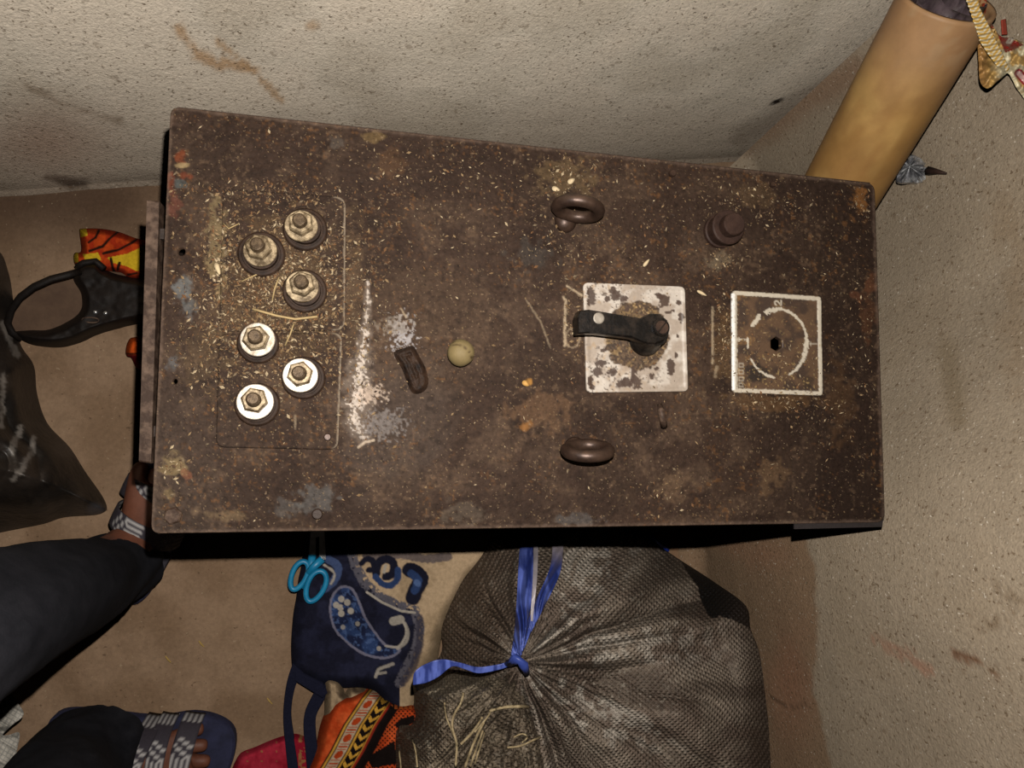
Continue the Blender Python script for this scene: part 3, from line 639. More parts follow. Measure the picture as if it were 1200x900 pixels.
# chaff: countless flakes of husk and dust
def scatter(name, samples, label, zf, par=None, smin=.5, smax=2.3):
    px, py = samples[:, 0], samples[:, 1]; n = len(px); z = zf(px, py)
    P = W(px, py, z); a = rng.random(n)*6.283; L = (smin+(smax-smin)*rng.random(n)**2.4)*.001; B = L*(.18+.4*rng.random(n)); h = rng.random(n)*.0012
    ux = np.stack([np.cos(a), np.sin(a), (rng.random(n)-.5)*.7], -1); uy = np.stack([-np.sin(a), np.cos(a), (rng.random(n)-.5)*.9], -1)
    c = P+np.stack([0*h, 0*h, h+.0006], -1)
    v = np.stack([c-ux*L[:, None], c-uy*B[:, None], c+ux*L[:, None], c+uy*B[:, None], c+np.stack([0*h, 0*h, B*.7], -1)], 1).reshape(-1, 3)
    b = np.arange(n)*5; q = np.concatenate([np.stack([b, b+1, b+4], -1), np.stack([b+1, b+2, b+4], -1), np.stack([b+2, b+3, b+4], -1), np.stack([b+3, b, b+4], -1)])
    pal = lin(np.array([(126, 100, 68), (148, 121, 86), (104, 79, 54), (84, 62, 44), (184, 162, 128), (118, 82, 50), (56, 41, 31), (122, 104, 80)]))
    cc = np.repeat(pal[rng.integers(0, 8, n)], 5, axis=0)
    return tag(mesh(name, v, q, M_chaff, None, cc, False), label, 'chaff', kind='stuff')
def gauss(n, x, y, sx, sy): return np.stack([rng.normal(x, sx, n), rng.normal(y, sy, n)], -1)
S = [gauss(2600, 330, 325, 45, 42), gauss(1400, 320, 400, 60, 40), gauss(500, 345, 300, 38, 35), gauss(420, 258, 300, 12, 42), gauss(260, 400, 330, 26, 60), gauss(220, 300, 225, 50, 6), gauss(200, 250, 420, 22, 35),
     gauss(250, 665, 205, 24, 20), gauss(60, 655, 275, 26, 10), gauss(140, 715, 300, 50, 34), gauss(220, 885, 235, 35, 16), gauss(90, 845, 305, 12, 6),
     gauss(220, 848, 400, 8, 36), gauss(160, 905, 472, 40, 9), gauss(200, 745, 395, 26, 26), gauss(200, 908, 425, 28, 18), gauss(90, 1010, 240, 7, 12), gauss(120, 1012, 400, 12, 60), gauss(150, 960, 480, 30, 30),
     gauss(140, 670, 385, 10, 25), gauss(200, 440, 420, 26, 60), gauss(60, 205, 548, 10, 10), gauss(120, 350, 460, 40, 40), gauss(60, 780, 575, 20, 12), gauss(110, 600, 190, 90, 16),
     gauss(300, 600, 260, 160, 50), gauss(220, 480, 200, 60, 30), np.stack([rng.uniform(190, 1028, 750), rng.uniform(140, 610, 750)], -1)]
S = np.concatenate(S); ok = inside(S[:, 0], S[:, 1], [(203, 135), (1018, 222), (1028, 605), (186, 618)])
for (st, wa, wr, ba, br, _) in TERM: ok &= np.hypot(S[:, 0]-(ba[0]+wa[0])/2, S[:, 1]-(ba[1]+wa[1])/2) > br*1.02
ok &= ~inside(S[:, 0], S[:, 1], circ(910, 403, 12)); ok &= ~(inside(S[:, 0], S[:, 1], PL1) & (np.hypot(S[:, 0]-746, S[:, 1]-393) > 37) & (rng.random(len(S)) < .8))
ok &= ~inside(S[:, 0], S[:, 1], circ(540, 413, 15)) & (np.hypot(S[:, 0]-212, S[:, 1]-295) > 8)
ok &= ~((S[:, 0] < 430) & (S[:, 1] < 212) & (rng.random(len(S)) < .7)) & ~((S[:, 0] > 430) & (S[:, 0] < 660) & (S[:, 1] > 430) & (rng.random(len(S)) < .5))
S = S[ok]
def topz(px, py):
    z = np.full(px.shape, LZ+.0004)
    for pl, dz in ((TP1, .0025), (TP2, .0025), (PL1, .0032), (PL2, .0026)): z = np.where(inside(px, py, pl), LZ+dz, z)
    return z
scatter('chaff', S, 'dry straw-coloured chaff and husk flakes scattered over the cabinet lid', topz)
S = np.stack([rng.uniform(20, 560, 160), rng.uniform(440, 880, 160)], -1)
for k, (x, y, l, an, wdt, lab) in enumerate([
    (757.5, 308, 12, -.9, 4.2, 'pale husk flake on the lid between the top eye bolt and the enamel plate'),
    (822.5, 343.5, 14, .45, 4.0, 'pale husk flake on the lid right above the gap between the two plates'),
    (669.5, 212, 10, -.6, 6.0, 'cream oval flake, nearer the lid edge above the top eye bolt'),
    (651.5, 221.5, 10, .25, 6.0, 'cream oval flake touching the top left of the top eye bolt'),
    (616, 449.5, 9, .6, 6.0, 'orange-yellow flake lying alone on the middle of the lid'),
    (255, 315, 14, 1.2, 5.0, 'pale flake at the left edge of the terminal plates')]):
    m = MB(); c = V(x, y, LZ+.001 + (.002 if x < 300 else 0)); u = Vector((math.cos(an), -math.sin(an), .12)); vv = Vector((math.sin(an), math.cos(an), 0)); l_ = l*S_/2; b_ = wdt*S_/2
    ring = []
    for i in range(12):
        a = 2*math.pi*i/12; ring.append(c+u*l_*math.cos(a)+vv*b_*math.sin(a)*(1-.35*math.cos(a))+Vector((0, 0, .0003)))
    topc = c+Vector((0, 0, .0016)); low = [p-Vector((0, 0, .0005)) for p in ring]
    m.add(ring+[topc]+low, [(i, (i+1) % 12, 12) for i in range(12)]+[(13+(i+1) % 12, 13+i, i, (i+1) % 12) for i in range(12)]+[tuple(13+i for i in range(12))[::-1]])
    m.cur = (1, 1, 1); cc = (214, 190, 150) if 'orange' not in lab else (206, 156, 84)
    m.c = [cc]*len(m.v); tag(m.build('husk_flake', M_chaff, None, smooth=True, usecol=True), lab, 'flake', 'large husk flakes on the lid')
for k, (pts, r, lab) in enumerate([
    ([(296, 362), (310, 366), (324, 370), (346, 374), (372, 371)], 1.6, 'thick straw lying across the middle between upper and lower terminals'),
    ([(327, 325), (322, 338), (319, 352)], 1.0, 'thin straw leaning up beside the third terminal'),
    ([(344, 380), (340, 392), (334, 405)], 1.0, 'thin straw pointing down towards the lowest right terminal'),
    ([(283, 330), (300, 322), (318, 318)], .9, 'thin straw lying just below the upper left terminal'),
    ([(262, 262), (268, 268), (280, 262)], .8, 'short bent straw near the top left of the terminal plates')]):
    m = MB(); m.cur = (176, 150, 104)
    m.tube([V(x, y, LZ+.0045+.001*math.sin(i*2.)) for i, (x, y) in enumerate(pts)], [r*S_*.9]*len(pts), 6); tag(m.build('straw', M_chaff, None, smooth=True, usecol=True), lab, 'straw', 'straws among the terminals')

# ------------------------------------------------------------------ leaning tube
pt, pb = np.array([.505, .371, .447]), np.array([.52, .268, .30]); ax = (pt-pb)/np.linalg.norm(pt-pb)
top = pt+ax*.022; bot = pb-ax*(pb[2]-.11)/ax[2]
tb = thing('leaning_tube', (float(bot[0]), float(bot[1]), .07), 'thick tan tube leaning in the wall corner behind the cabinet', 'tube')
N_, K = 48, 120; L = np.linalg.norm(top-bot); e1 = np.cross(ax, [0, 0, 1]); e1 /= np.linalg.norm(e1); e2 = np.cross(ax, e1)
a = np.linspace(0, 2*math.pi, N_, endpoint=False); h = np.linspace(0, L, K); A_, H_ = np.meshgrid(a, h); r = .0425
P = bot+ax*H_[..., None]+(e1*np.cos(A_)[..., None]+e2*np.sin(A_)[..., None])*r
n1 = fbm(A_*1.2+3, H_*14, 4); n2 = fbm(A_*5, H_*50, 3)
c = mix(np.broadcast_to(lin((158, 118, 66)), n1.shape+(3,)), lin((184, 145, 86)), sst(.4, .65, n1))
c = mix(c, lin((150, 106, 60)), sst(.55, .72, n2)*.35); c = mix(c, lin((160, 122, 88)), sst(.10, .02, L-H_)*.8); c = mix(c, lin((176, 148, 112)), sst(.62, .7, n2)*sst(.06, .02, L-H_)*.4)
idx = np.arange(N_*K).reshape(K, N_); idr = np.roll(idx, -1, 1); q = np.stack([idx[:-1], idr[:-1], idr[1:], idx[1:]], -1).reshape(-1, 4)
Pi = bot+ax*H_[..., None]+(e1*np.cos(A_)[..., None]+e2*np.sin(A_)[..., None])*(r-.004)
o = mesh('tube_wall', np.concatenate([P.reshape(-1, 3), Pi.reshape(-1, 3)]),
     np.concatenate([q, (q+N_*K)[:, ::-1], np.stack([idx[-1], idr[-1], idr[-1]+N_*K, idx[-1]+N_*K], -1), np.stack([idr[0], idx[0], idx[0]+N_*K, idr[0]+N_*K], -1)]),
     M_tube, tb, np.concatenate([c.reshape(-1, 3)]*2)); bm_recalc(o)
# crumpled dark plastic stuffed in the tube mouth
m = MB(); nn, mm = 30, 10; v = []; f = []
for j in range(mm):
    for i in range(nn):
        a = 2*math.pi*i/nn; rr = .037*math.sin(math.pi/2*(1-j/mm))**.8*(1+.12*math.sin(a*7+j)); hh = -.01+.016*(j/mm)+.007*math.sin(a*5+j*1.3)
        v.append(Vector(top)+Vector(ax)*hh+Vector(e1)*rr*math.cos(a)+Vector(e2)*rr*math.sin(a))
for j in range(mm-1):
    for i in range(nn): f.append((j*nn+i, j*nn+(i+1) % nn, (j+1)*nn+(i+1) % nn, (j+1)*nn+i))
f.append(tuple((mm-1)*nn+i for i in range(nn))); m.add(v, f)
M_pp = mat('purplish_plastic', (40, 30, 36), col2=(92, 78, 84), rough=.35, n_scale=60)
tag(m.build('plastic_bag', M_pp, None, smooth=True), 'dark purplish plastic bag stuffed into the mouth of the leaning tube', 'plastic bag')

# ------------------------------------------------------------------ wrapper and foil at the right wall
wr = thing('snack_wrapper', tuple(V(1165, 50, .44)), 'crumpled yellow and red snack wrapper hanging by the tube mouth', 'wrapper')
def zz(l, r_, n):   # zigzag edge
    out = []
    for i in range(n+1):
        t = i/n; x = l[0]+(r_[0]-l[0])*t; y = l[1]+(r_[1]-l[1])*t; out.append((x-(1.8 if i % 2 else 0), y+(0 if i % 2 else 1)))
    return out
strip = zz((1128, -20), (1151, 50), 24)+[(1158, 62), (1170, 78), (1180, 86), (1183, 80), (1172, 56), (1160, 32), (1148, 8), (1144, -20)]
def strip_col(px, py):
    t = (py*.93+px*.35); k = (px-1128-(py*.42))/16.0
    s = np.sin((t+np.abs(k-.5)*9)*1.15); c = mix(np.broadcast_to(lin((226, 178, 84)), px.shape+(3,)), lin((246, 236, 206)), sst(.2, .6, s)); return c
sheet('sealed_edge', strip, lambda px, py: .506-.0005*np.clip(py, -20, 90)+.0015*np.sin(py*.9+px*.2), M_wrap, 1.0, strip_col, wr, skirt=.0008)
body = smooth_poly([(1140, -25), (1156, 0), (1162, 25), (1172, 42), (1186, 44), (1205, 50), (1240, 40), (1250, 80), (1215, 118), (1198, 106), (1190, 92), (1184, 84), (1173, 92), (1166, 98), (1160, 102), (1152, 94), (1150, 70), (1149, 48), (1150, 20)], 5)
def body_col(px, py):
    n = fbm(px/9, py/9, 3); n2 = fbm(px/3, py/3, 2)
    c = mix(np.broadcast_to(lin((206, 164, 96)), px.shape+(3,)), lin((232, 218, 178)), sst(.35, .55, n)*sst(1160, 1176, px))
    c = mix(c, lin((146, 96, 54)), sst(1164, 1152, px)*.6)
    red = lin((140, 34, 26))
    c = mix(c, red, inside(px, py, [(1168, 38), (1200, 52), (1190, 58), (1178, 62)])*1.0)
    c = mix(c, red, inside(px, py, [(1140, -25), (1156, -25), (1166, 40), (1158, 30)])*.9)
    c = mix(c, red, inside(px, py, [(1168, 68), (1174, 74), (1170, 77), (1167, 73)])*1.0)
    c = mix(c, lin((236, 220, 200)), sst(1.6, .8, segd(px, py, [(1180, 50), (1184, 44), (1187, 46), (1184, 50), (1180, 50)])))   # white letter on the red
    c = mix(c, lin((150, 34, 44)), sst(1.6, .9, np.abs(segd(px, py, [(1194, 86), (1202, 95)])-4))); c = mix(c, lin((236, 190, 190)), sst(3.2, 2.4, segd(px, py, [(1194, 86), (1202, 95)]))*.8)
    return c
sheet('wrapper_body', body, lambda px, py: .462+.010*(fbm(px/14, py/14, 3)-.5)*2+.004*np.abs(np.sin(px*.21+py*.12)), M_wrap, 1.0, body_col, wr, skirt=.003)
sheet('torn_tab', [(1174, 23), (1179, 22), (1181, 40), (1175, 40)], lambda px, py: .45+0*px, M_wrap, 1.0, lambda px, py: np.broadcast_to(lin((150, 60, 44)), px.shape+(3,)), wr, skirt=.001)
# foil
fc = Vector((.600, .190, .0)); zf0 = .36
def on_wall(px, py, gap=0.004):
    pl = np.array(RIGHT)
    for z in np.arange(.9, 0, -.002):
        p = W(px, py, z)
        xw = np.interp(p[1], pl[::-1, 1], pl[::-1, 0])
        if p[0] >= xw-gap-.006: return Vector([float(a) for a in p])
    return V(px, py, 0)
fo = on_wall(1072, 200)
apex = V(1064, 184, fo.z+.006); m = MB(); v = [apex]; n = 26
base = [(1050, 213), (1056, 216), (1066, 215.5), (1075, 216), (1084, 214), (1090, 207), (1091, 199), (1087, 191), (1080, 185), (1070, 181), (1060, 182), (1054, 192), (1051, 203)]
bp = smooth_poly(base, 3); cx_, cy_ = 1070, 199; nb = len(bp); vv = []; ff = []
for j, (t, hz) in enumerate([(1.0, -.006), (.92, .006), (.62, .016), (.3, .021), (.08, .023)]):
    for i, (x, y) in enumerate(bp):
        k = .006*math.sin(i*2.45)*(1-abs(t-.5))+.003*(rng.random()-.5); vv.append(V(cx_-4+(x-cx_+4)*t, cy_-4+(y-cy_+4)*t, fo.z-.004+hz+k) )
for j in range(4):
    for i in range(nb): ff.append((j*nb+i, j*nb+(i+1) % nb, (j+1)*nb+(i+1) % nb, (j+1)*nb+i))
ff.append(tuple(4*nb+i for i in range(nb))); ff.append(tuple(range(nb))[::-1]); m = MB(); m.add(vv, ff)
foil = thing('foil_scrap', tuple(fo), 'crumpled silver foil scrap stuck on the right wall beside the tube', 'foil')
m.build('foil_crumple', M_foil, foil)
m = MB(); m.tube([on_wall(1088, 200), on_wall(1098, 201), on_wall(1109, 203)], [.005, .0028, .001], 6); m.build('dark_taper', M_knob, foil, smooth=True)  # thin dark taper running right from the foil

# ------------------------------------------------------------------ woven sack
TIE = (610, 776)
SO = smooth_poly([(520, 770), (518, 735), (535, 690), (558, 655), (585, 622), (640, 612), (720, 616), (762, 634), (800, 658), (840, 684), (874, 710), (880, 738), (893, 770), (902, 810), (908, 860), (908, 930), (890, 1010), (800, 1080), (660, 1090), (560, 1040), (505, 960), (485, 880), (500, 800)], 6)
def sack_z(px, py):
    d = segd(px, py, SO, True); dx, dy = px-TIE[0], py-TIE[1]; r = np.hypot(dx, dy); th = np.arctan2(dy, dx)
    dome = 1-(1-np.clip(d/130, 0, 1))**2.4
    z = .02+.13*sst(800, 885, px)+(.225-.10*sst(800, 885, px))*dome
    ct, st_ = np.cos(th), np.sin(th)
    w_ = th+.25*(fbm(px/70, py/70, 2)-.5)
    pl = (np.abs(fbm(w_*2.9+9, r/300, 2)-.5)*2.2+.40*np.abs(fbm(w_*7+31, r/200, 2)-.5)*2)
    fade = np.clip(r/40, 0, 1)*np.exp(-r/330)*np.clip(d/40, .1, 1)
    z = z-.040*np.exp(-r/26)+.03*np.exp(-(r/70)**2)
    z = z-.072*fade*(.75-pl)
    z = z+.010*(fbm(px/45, py/45, 3)-.5)*np.clip(d/30, 0, 1)
    return z
def sack_ridge(px, py):
    dx, dy = px-TIE[0], py-TIE[1]; r = np.hypot(dx, dy); th = np.arctan2(dy, dx); w_ = th+.25*(fbm(px/70, py/70, 2)-.5)
    return fbm(w_*7+2, r/130, 3)
def sack_col(px, py):
    n = fbm(px/40, py/40, 4); n2 = fbm(px/10, py/10, 3); n3 = fbm(px/3, py/3, 2); rd = sack_ridge(px, py)
    r = np.hypot(px-TIE[0], py-TIE[1])
    c = mix(np.broadcast_to(lin((124, 107, 93)), n.shape+(3,)), lin((154, 138, 121)), sst(.4, .65, n))
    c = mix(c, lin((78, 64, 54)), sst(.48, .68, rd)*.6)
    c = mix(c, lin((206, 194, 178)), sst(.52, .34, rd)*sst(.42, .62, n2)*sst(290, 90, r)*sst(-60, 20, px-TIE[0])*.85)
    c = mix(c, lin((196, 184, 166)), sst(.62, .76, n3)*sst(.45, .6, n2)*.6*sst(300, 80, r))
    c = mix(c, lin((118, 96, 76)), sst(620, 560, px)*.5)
    # ragged black patch on the right shoulder
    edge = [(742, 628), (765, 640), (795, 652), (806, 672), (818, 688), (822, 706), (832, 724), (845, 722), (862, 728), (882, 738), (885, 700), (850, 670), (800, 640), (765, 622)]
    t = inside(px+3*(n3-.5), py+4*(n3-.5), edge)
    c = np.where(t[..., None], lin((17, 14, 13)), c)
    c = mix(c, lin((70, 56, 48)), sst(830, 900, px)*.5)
    return c
sk = thing('woven_sack', (.25, -.36, 0), 'large bulging grey-brown woven sack tied with blue ribbon in front of the cabinet', 'sack')
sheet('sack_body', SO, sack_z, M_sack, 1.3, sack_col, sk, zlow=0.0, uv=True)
NO = smooth_poly([(486, 808), (500, 797), (530, 786), (565, 780), (598, 777), (618, 780), (628, 800), (645, 835), (660, 875), (662, 930), (610, 960), (520, 960), (470, 930), (464, 890), (466, 858), (484, 848), (488, 828)], 5)
def neck_z(px, py):
    d = segd(px, py, NO, True); r = np.hypot(px-TIE[0], py-TIE[1]); th = np.arctan2(py-TIE[1], px-TIE[0])
    z = .06+.215*(1-(1-np.clip(d/46, 0, 1))**2.4)
    z = z+.034*(np.abs(fbm(th*7+5, r/60, 3)-.5)*2-.35)*np.clip(d/12, 0, 1)*np.clip(r/30, 0, 1)+.040*(fbm(px/26, py/26, 4)-.5)*np.clip(d/14, 0, 1)
    z = z-.030*np.exp(-(((px-585)/30)**2+((py-860)/24)**2))
    return z
def neck_col(px, py):
    n = fbm(px/22+9, py/22, 4); n2 = fbm(px/7, py/7, 3); n3 = fbm(px/2.6, py/2.6, 2); d = segd(px, py, NO, True)
    c = mix(np.broadcast_to(lin((116, 101, 84)), n.shape+(3,)), lin((154, 137, 115)), sst(.4, .65, n)); c = mix(c, lin((66, 54, 44)), sst(.55, .75, n2)*.5)
    c = mix(c, lin((190, 178, 158)), sst(.56, .74, n3)*sst(.42, .6, n2)*(.25+.75*np.clip(sst(16, 0, d)+sst(560, 500, px)*.6, 0, 1)))
    c = mix(c, lin((170, 156, 132)), sst(30, 4, np.abs(py-805-(px-500)*-.15)+14*(n2-.5))*.4*sst(600, 540, px))
    return c
sheet('sack_neck', NO, neck_z, M_sack, 1.2, neck_col, sk, skirt=.05, uv=True)
def fibre(pts, r, dz=.004):
    P_ = smooth_open(pts, 5); m = MB(); zz_ = [float(neck_z(np.array([x]), np.array([y]))[0])+dz for x, y in P_]
    m.tube([V(x, y, z) for (x, y), z in zip(P_, zz_)], r, 6); return m
for pts, r in [([(543, 812), (540, 824), (532, 838), (530, 852), (535, 872), (534, 898)], .0013), ([(521, 824), (523, 840), (531, 860), (537, 874)], .0009), ([(540, 872), (552, 860), (562, 846), (565, 841)], .0014),
               ([(545, 899), (553, 876), (560, 860), (567, 846)], .0016), ([(551, 899), (558, 878), (566, 856)], .0012), ([(556, 897), (563, 874), (568, 858)], .0010), ([(574, 833), (590, 829), (606, 828), (622, 829), (633, 836)], .0016),
               ([(576, 832), (570, 842), (556, 858)], .001), ([(595, 876), (610, 874), (628, 866), (642, 861)], .0011), ([(483, 866), (487, 880), (489, 899)], .001), ([(468, 880), (470, 900)], .0012), ([(602, 864), (612, 860), (618, 864), (612, 870)], .0009)]:
    fibre(pts, r).build('straw_fibre', M_twine, sk, smooth=True)
# blue ribbon: two upright strands and one to the left, with the knot
def ribbon(name, left, right, zf, colf, parent=sk):
    l = smooth_open(left, 6); r = smooth_open(right, 6)
    poly = l+r[::-1]; return sheet(name, poly, zf, M_ribbon, .8, colf, parent, skirt=.0012)
def rib_col(px, py):
    n = fbm(px/5, py/22, 3); c = mix(np.broadcast_to(lin((50, 66, 140)), px.shape+(3,)), lin((98, 116, 200)), sst(.4, .65, n)); return c
def rib_col2(px, py):
    c = rib_col(px, py); return mix(c, lin((190, 176, 176)), sst(668, 640, py)*.85)
def rz(px, py): return np.maximum(sack_z(px, py), .19)+.012+.002*np.sin(px*.5)
def rz0(px, py):
    # the upright strands bridge the hollow by the tie
    return sack_z(px, py)+.010+.014*np.exp(-(((py-770)/25)**2))
ribbon('ribbon_strand', [(612, 612), (608, 660), (606, 700), (603, 740), (598, 774)], [(624, 612), (625, 660), (624, 700), (616, 740), (609, 776)], rz0, rib_col)
ribbon('ribbon_strand', [(626, 612), (625, 670), (622, 722), (624, 728)], [(631, 612), (630, 670), (625, 722), (626, 728)], lambda a, b: rz0(a, b)+.004, lambda a, b: np.broadcast_to(lin((186, 176, 180)), a.shape+(3,)))
ribbon('ribbon_strand', [(647, 612), (646, 660), (630, 700), (618, 730), (606, 765)], [(661, 612), (658, 665), (641, 705), (624, 738), (611, 768)], lambda a, b: rz0(a, b)+.002, rib_col2)
def rz2(px, py): return .235+.003*np.sin(px*.12)+0*py
ribbon('ribbon_tail', [(484, 803), (486, 788), (500, 778), (518, 773), (540, 777), (560, 782), (584, 779), (597, 775)], [(489, 802), (500, 800), (514, 793), (530, 781), (544, 784), (562, 789), (588, 784), (600, 779)], rz2, rib_col)
m = MB(); m.tube([V(596, 778, .240), V(606, 772, .268), (V(614, 780, .268)), V(618, 790, .258)], [.005, .006, .005, .003], 8, flat=.6)
m.cur = (56, 72, 150); m.c = [(60, 78, 156)]*len(m.v); m.build('ribbon_knot', M_ribbon, sk, smooth=True, usecol=True)
m = MB(); m.tube([V(762, 628, .012), V(775, 640, .012), V(783, 646, .010)], .004, 6, flat=.4); m.c = [(30, 70, 190)]*len(m.v)
tag(m.build('blue_strip', M_ribbon, None, smooth=True, usecol=True), 'short bright blue plastic strip on the floor at the cabinet edge beside the sack', 'strip')

# ------------------------------------------------------------------ cloths in front of the cabinet
def edge_fall(poly, w_, h0): return lambda px, py: h0*(1-(1-np.clip(segd(px, py, poly, True)/w_, 0, 1))**2)
# paisley cloth (navy field, cream ground)
PA = smooth_poly([(372, 610), (470, 605), (585, 615), (580, 650), (545, 690), (520, 740), (512, 775), (498, 800), (488, 850), (470, 862), (452, 830), (430, 808), (400, 806), (372, 802), (346, 790), (341, 765), (343, 725), (347, 700), (352, 668)], 5)
def pa_z(px, py):
    d = segd(px, py, PA, True); return .004+.028*(1-(1-np.clip(d/16, 0, 1))**2)*(.7+.6*fbm(px/50, py/50, 2))+.004*np.sin((px*.8+py)*.05+3*fbm(px/60, py/60, 2))
def pa_col(px, py):
    n = fbm(px/14, py/14, 3); n2 = fbm(px/3, py/3, 2)
    navy = lin((29, 29, 43)); cream = lin((196, 168, 134)); blue = lin((48, 66, 106)); lb = lin((84, 106, 150)); grey = lin((96, 92, 100)); wht = lin((176, 166, 152))
    c = mix(np.broadcast_to(navy, px.shape+(3,)), lin((38, 39, 58)), sst(.4, .7, n))
    # cream ground to the right of the border curve
    bord = [(405, 612), (410, 640), (416, 662), (428, 684), (446, 700), (468, 710), (486, 715), (492, 735), (488, 760), (478, 780), (468, 800), (470, 870), (620, 900), (620, 600), (500, 590)]
    inn_ = inside(px, py, bord); c = np.where(inn_[..., None], mix(np.broadcast_to(cream, px.shape+(3,)), lin((176, 150, 118)), sst(.45, .7, n)), c)
    db = segd(px, py, bord[1:11]); c = mix(c, grey, sst(7, 5, db+3*(n2-.5))*sst(.35, .55, n2+.1)); 
    c = mix(c, wht, sst(1.8, 1.0, segd(px, py, [(430, 694), (448, 706), (470, 716), (486, 718)])))
    # grey scalloped edge along the right of the navy field
    c = mix(c, lin((58, 54, 66)), sst(6, 3, segd(px, py, [(492, 725), (492, 755), (484, 782), (472, 800)])+2*(n2-.5))*.8)
    # upper dark band under the cabinet edge
    c = mix(c, lin((80, 74, 84)), sst(6, 4, segd(px, py, [(430, 652), (470, 650), (500, 655), (525, 652)])+3*(n2-.5))*.8)
    # scroll motifs on cream
    for pts, w_, col in [([(424, 660), (430, 655), (437, 658), (438, 666), (432, 668)], 3.4, navy), ([(441, 672), (444, 660), (452, 655), (461, 660), (460, 672), (452, 676)], 4.6, navy), ([(440, 676), (448, 684), (458, 686), (466, 678), (466, 668)], 3.6, blue),
                         ([(480, 668), (486, 670), (494, 678), (488, 690), (484, 700)], 8.5, navy), ([(482, 672), (490, 680), (486, 692)], 4.5, blue), ([(488, 682), (490, 684)], 3, lb),
                         ([(452, 663), (450, 670)], 1.6, wht), ([(384, 655), (396, 664), (392, 680), (380, 690)], 4.5, lin((70, 84, 120))), ([(380, 662), (392, 672), (388, 684)], 1.2, wht)]:
        c = mix(c, col, sst(w_+1, w_-.6, segd(px, py, smooth_open(pts, 4))+1.6*(n2-.5)))
    # the paisley drop
    drop = smooth_poly([(400, 688), (412, 690), (420, 704), (428, 724), (440, 742), (452, 756), (468, 760), (462, 768), (446, 771), (424, 765), (404, 750), (392, 736), (387, 715), (390, 698)], 4)
    dd = segd(px, py, drop, True); ind = inside(px, py, drop)
    cc = mix(np.broadcast_to(blue, px.shape+(3,)), lin((32, 38, 64)), sst(.45, .6, n)); cc = mix(cc, lb, sst(.58, .7, n2)*.6)
    c = np.where(ind[..., None], cc, c); c = mix(c, lin((128, 124, 140)), sst(1.9, 1.0, dd+1.2*(n2-.5))*.8)
    c = mix(c, wht, sst(1.6, .9, segd(px, py, smooth_open([(452, 757), (466, 758), (474, 748), (476, 738), (472, 728)], 5)))*.9); c = mix(c, wht, sst(5.6, 4.6, segd(px, py, [(461, 728), (469, 726)]))*.9)
    c = mix(c, wht, sst(2.4, 1.4, segd(px, py, smooth_open([(466, 760), (476, 752), (478, 740), (474, 730)], 5)))*.7)
    for (x, y) in [(400, 702), (407, 706), (394, 709), (411, 716), (400, 719), (399, 712)]: c = mix(c, wht, sst(4.6, 3.6, np.hypot(px-x, py-y)+.3)*.9)
    c = mix(c, blue, sst(2, 1.2, np.hypot(px-403, py-711)))
    for (x, y) in [(402, 735), (419, 731), (444, 760)]: c = mix(c, wht, sst(3.2, 2.4, np.hypot(px-x, py-y))*.8)
    c = mix(c, wht, sst(2.6, 1.4, segd(px, py, [(440, 793), (444, 784), (460, 778)])+1.5*(n2-.5))*.8); c = mix(c, wht, sst(2, 1.2, segd(px, py, [(441, 790), (452, 788)]))*.7)
    return c
pa = thing('paisley_bag', (float(W(420, 730, 0)[0]), float(W(420, 730, 0)[1]), 0), 'navy cloth bag with blue paisley print on cream ground lying left of the sack', 'bag')
sheet('cloth_body', PA, pa_z, M_cloth, 1.0, pa_col, pa, zlow=0.0)
ncol = lambda px, py: np.broadcast_to(lin((30, 31, 48)), px.shape+(3,))
def strap_poly(l, r): return smooth_open(l, 6)+smooth_open(r, 6)[::-1]
sheet('carry_strap', strap_poly([(343, 778), (336, 800), (332, 835), (334, 870), (340, 925)], [(356, 790), (347, 802), (341, 835), (345, 870), (352, 925)]), lambda px, py: .020+.004*np.sin(py*.05), M_cloth, 1.2, ncol, pa, skirt=.006)
sheet('carry_strap', strap_poly([(376, 800), (364, 820), (356, 842), (358, 880), (362, 925)], [(384, 806), (380, 820), (370, 842), (372, 880), (378, 925)]), lambda px, py: .022+.004*np.sin(py*.05+1), M_cloth, 1.2, ncol, pa, skirt=.006)
sheet('strap_seam', [(346, 786), (378, 802), (384, 812), (378, 818), (346, 798)], lambda px, py: .026+0*px, M_cloth, 1.2, ncol, pa, skirt=.01)
# pale cloth end beside the bag
PC = smooth_poly([(380, 800), (390, 794), (400, 799), (404, 812), (410, 806), (428, 806), (440, 815), (440, 850), (400, 905), (376, 905), (374, 870), (380, 835)], 5)
tag(sheet('cream_rag', PC, lambda px, py: edge_fall(PC, 10, .034)(px, py)+.004+.008*(fbm(px/7, py/16, 3)-.5), M_cloth, 1.1, lambda px, py: mix(np.broadcast_to(lin((176, 150, 118)), px.shape+(3,)), lin((120, 100, 80)), sst(.45, .7, fbm(px/8, py/8, 3))), zlow=0.0),
    'cream rag with a knotted end between the navy bag and the orange cloth', 'cloth')
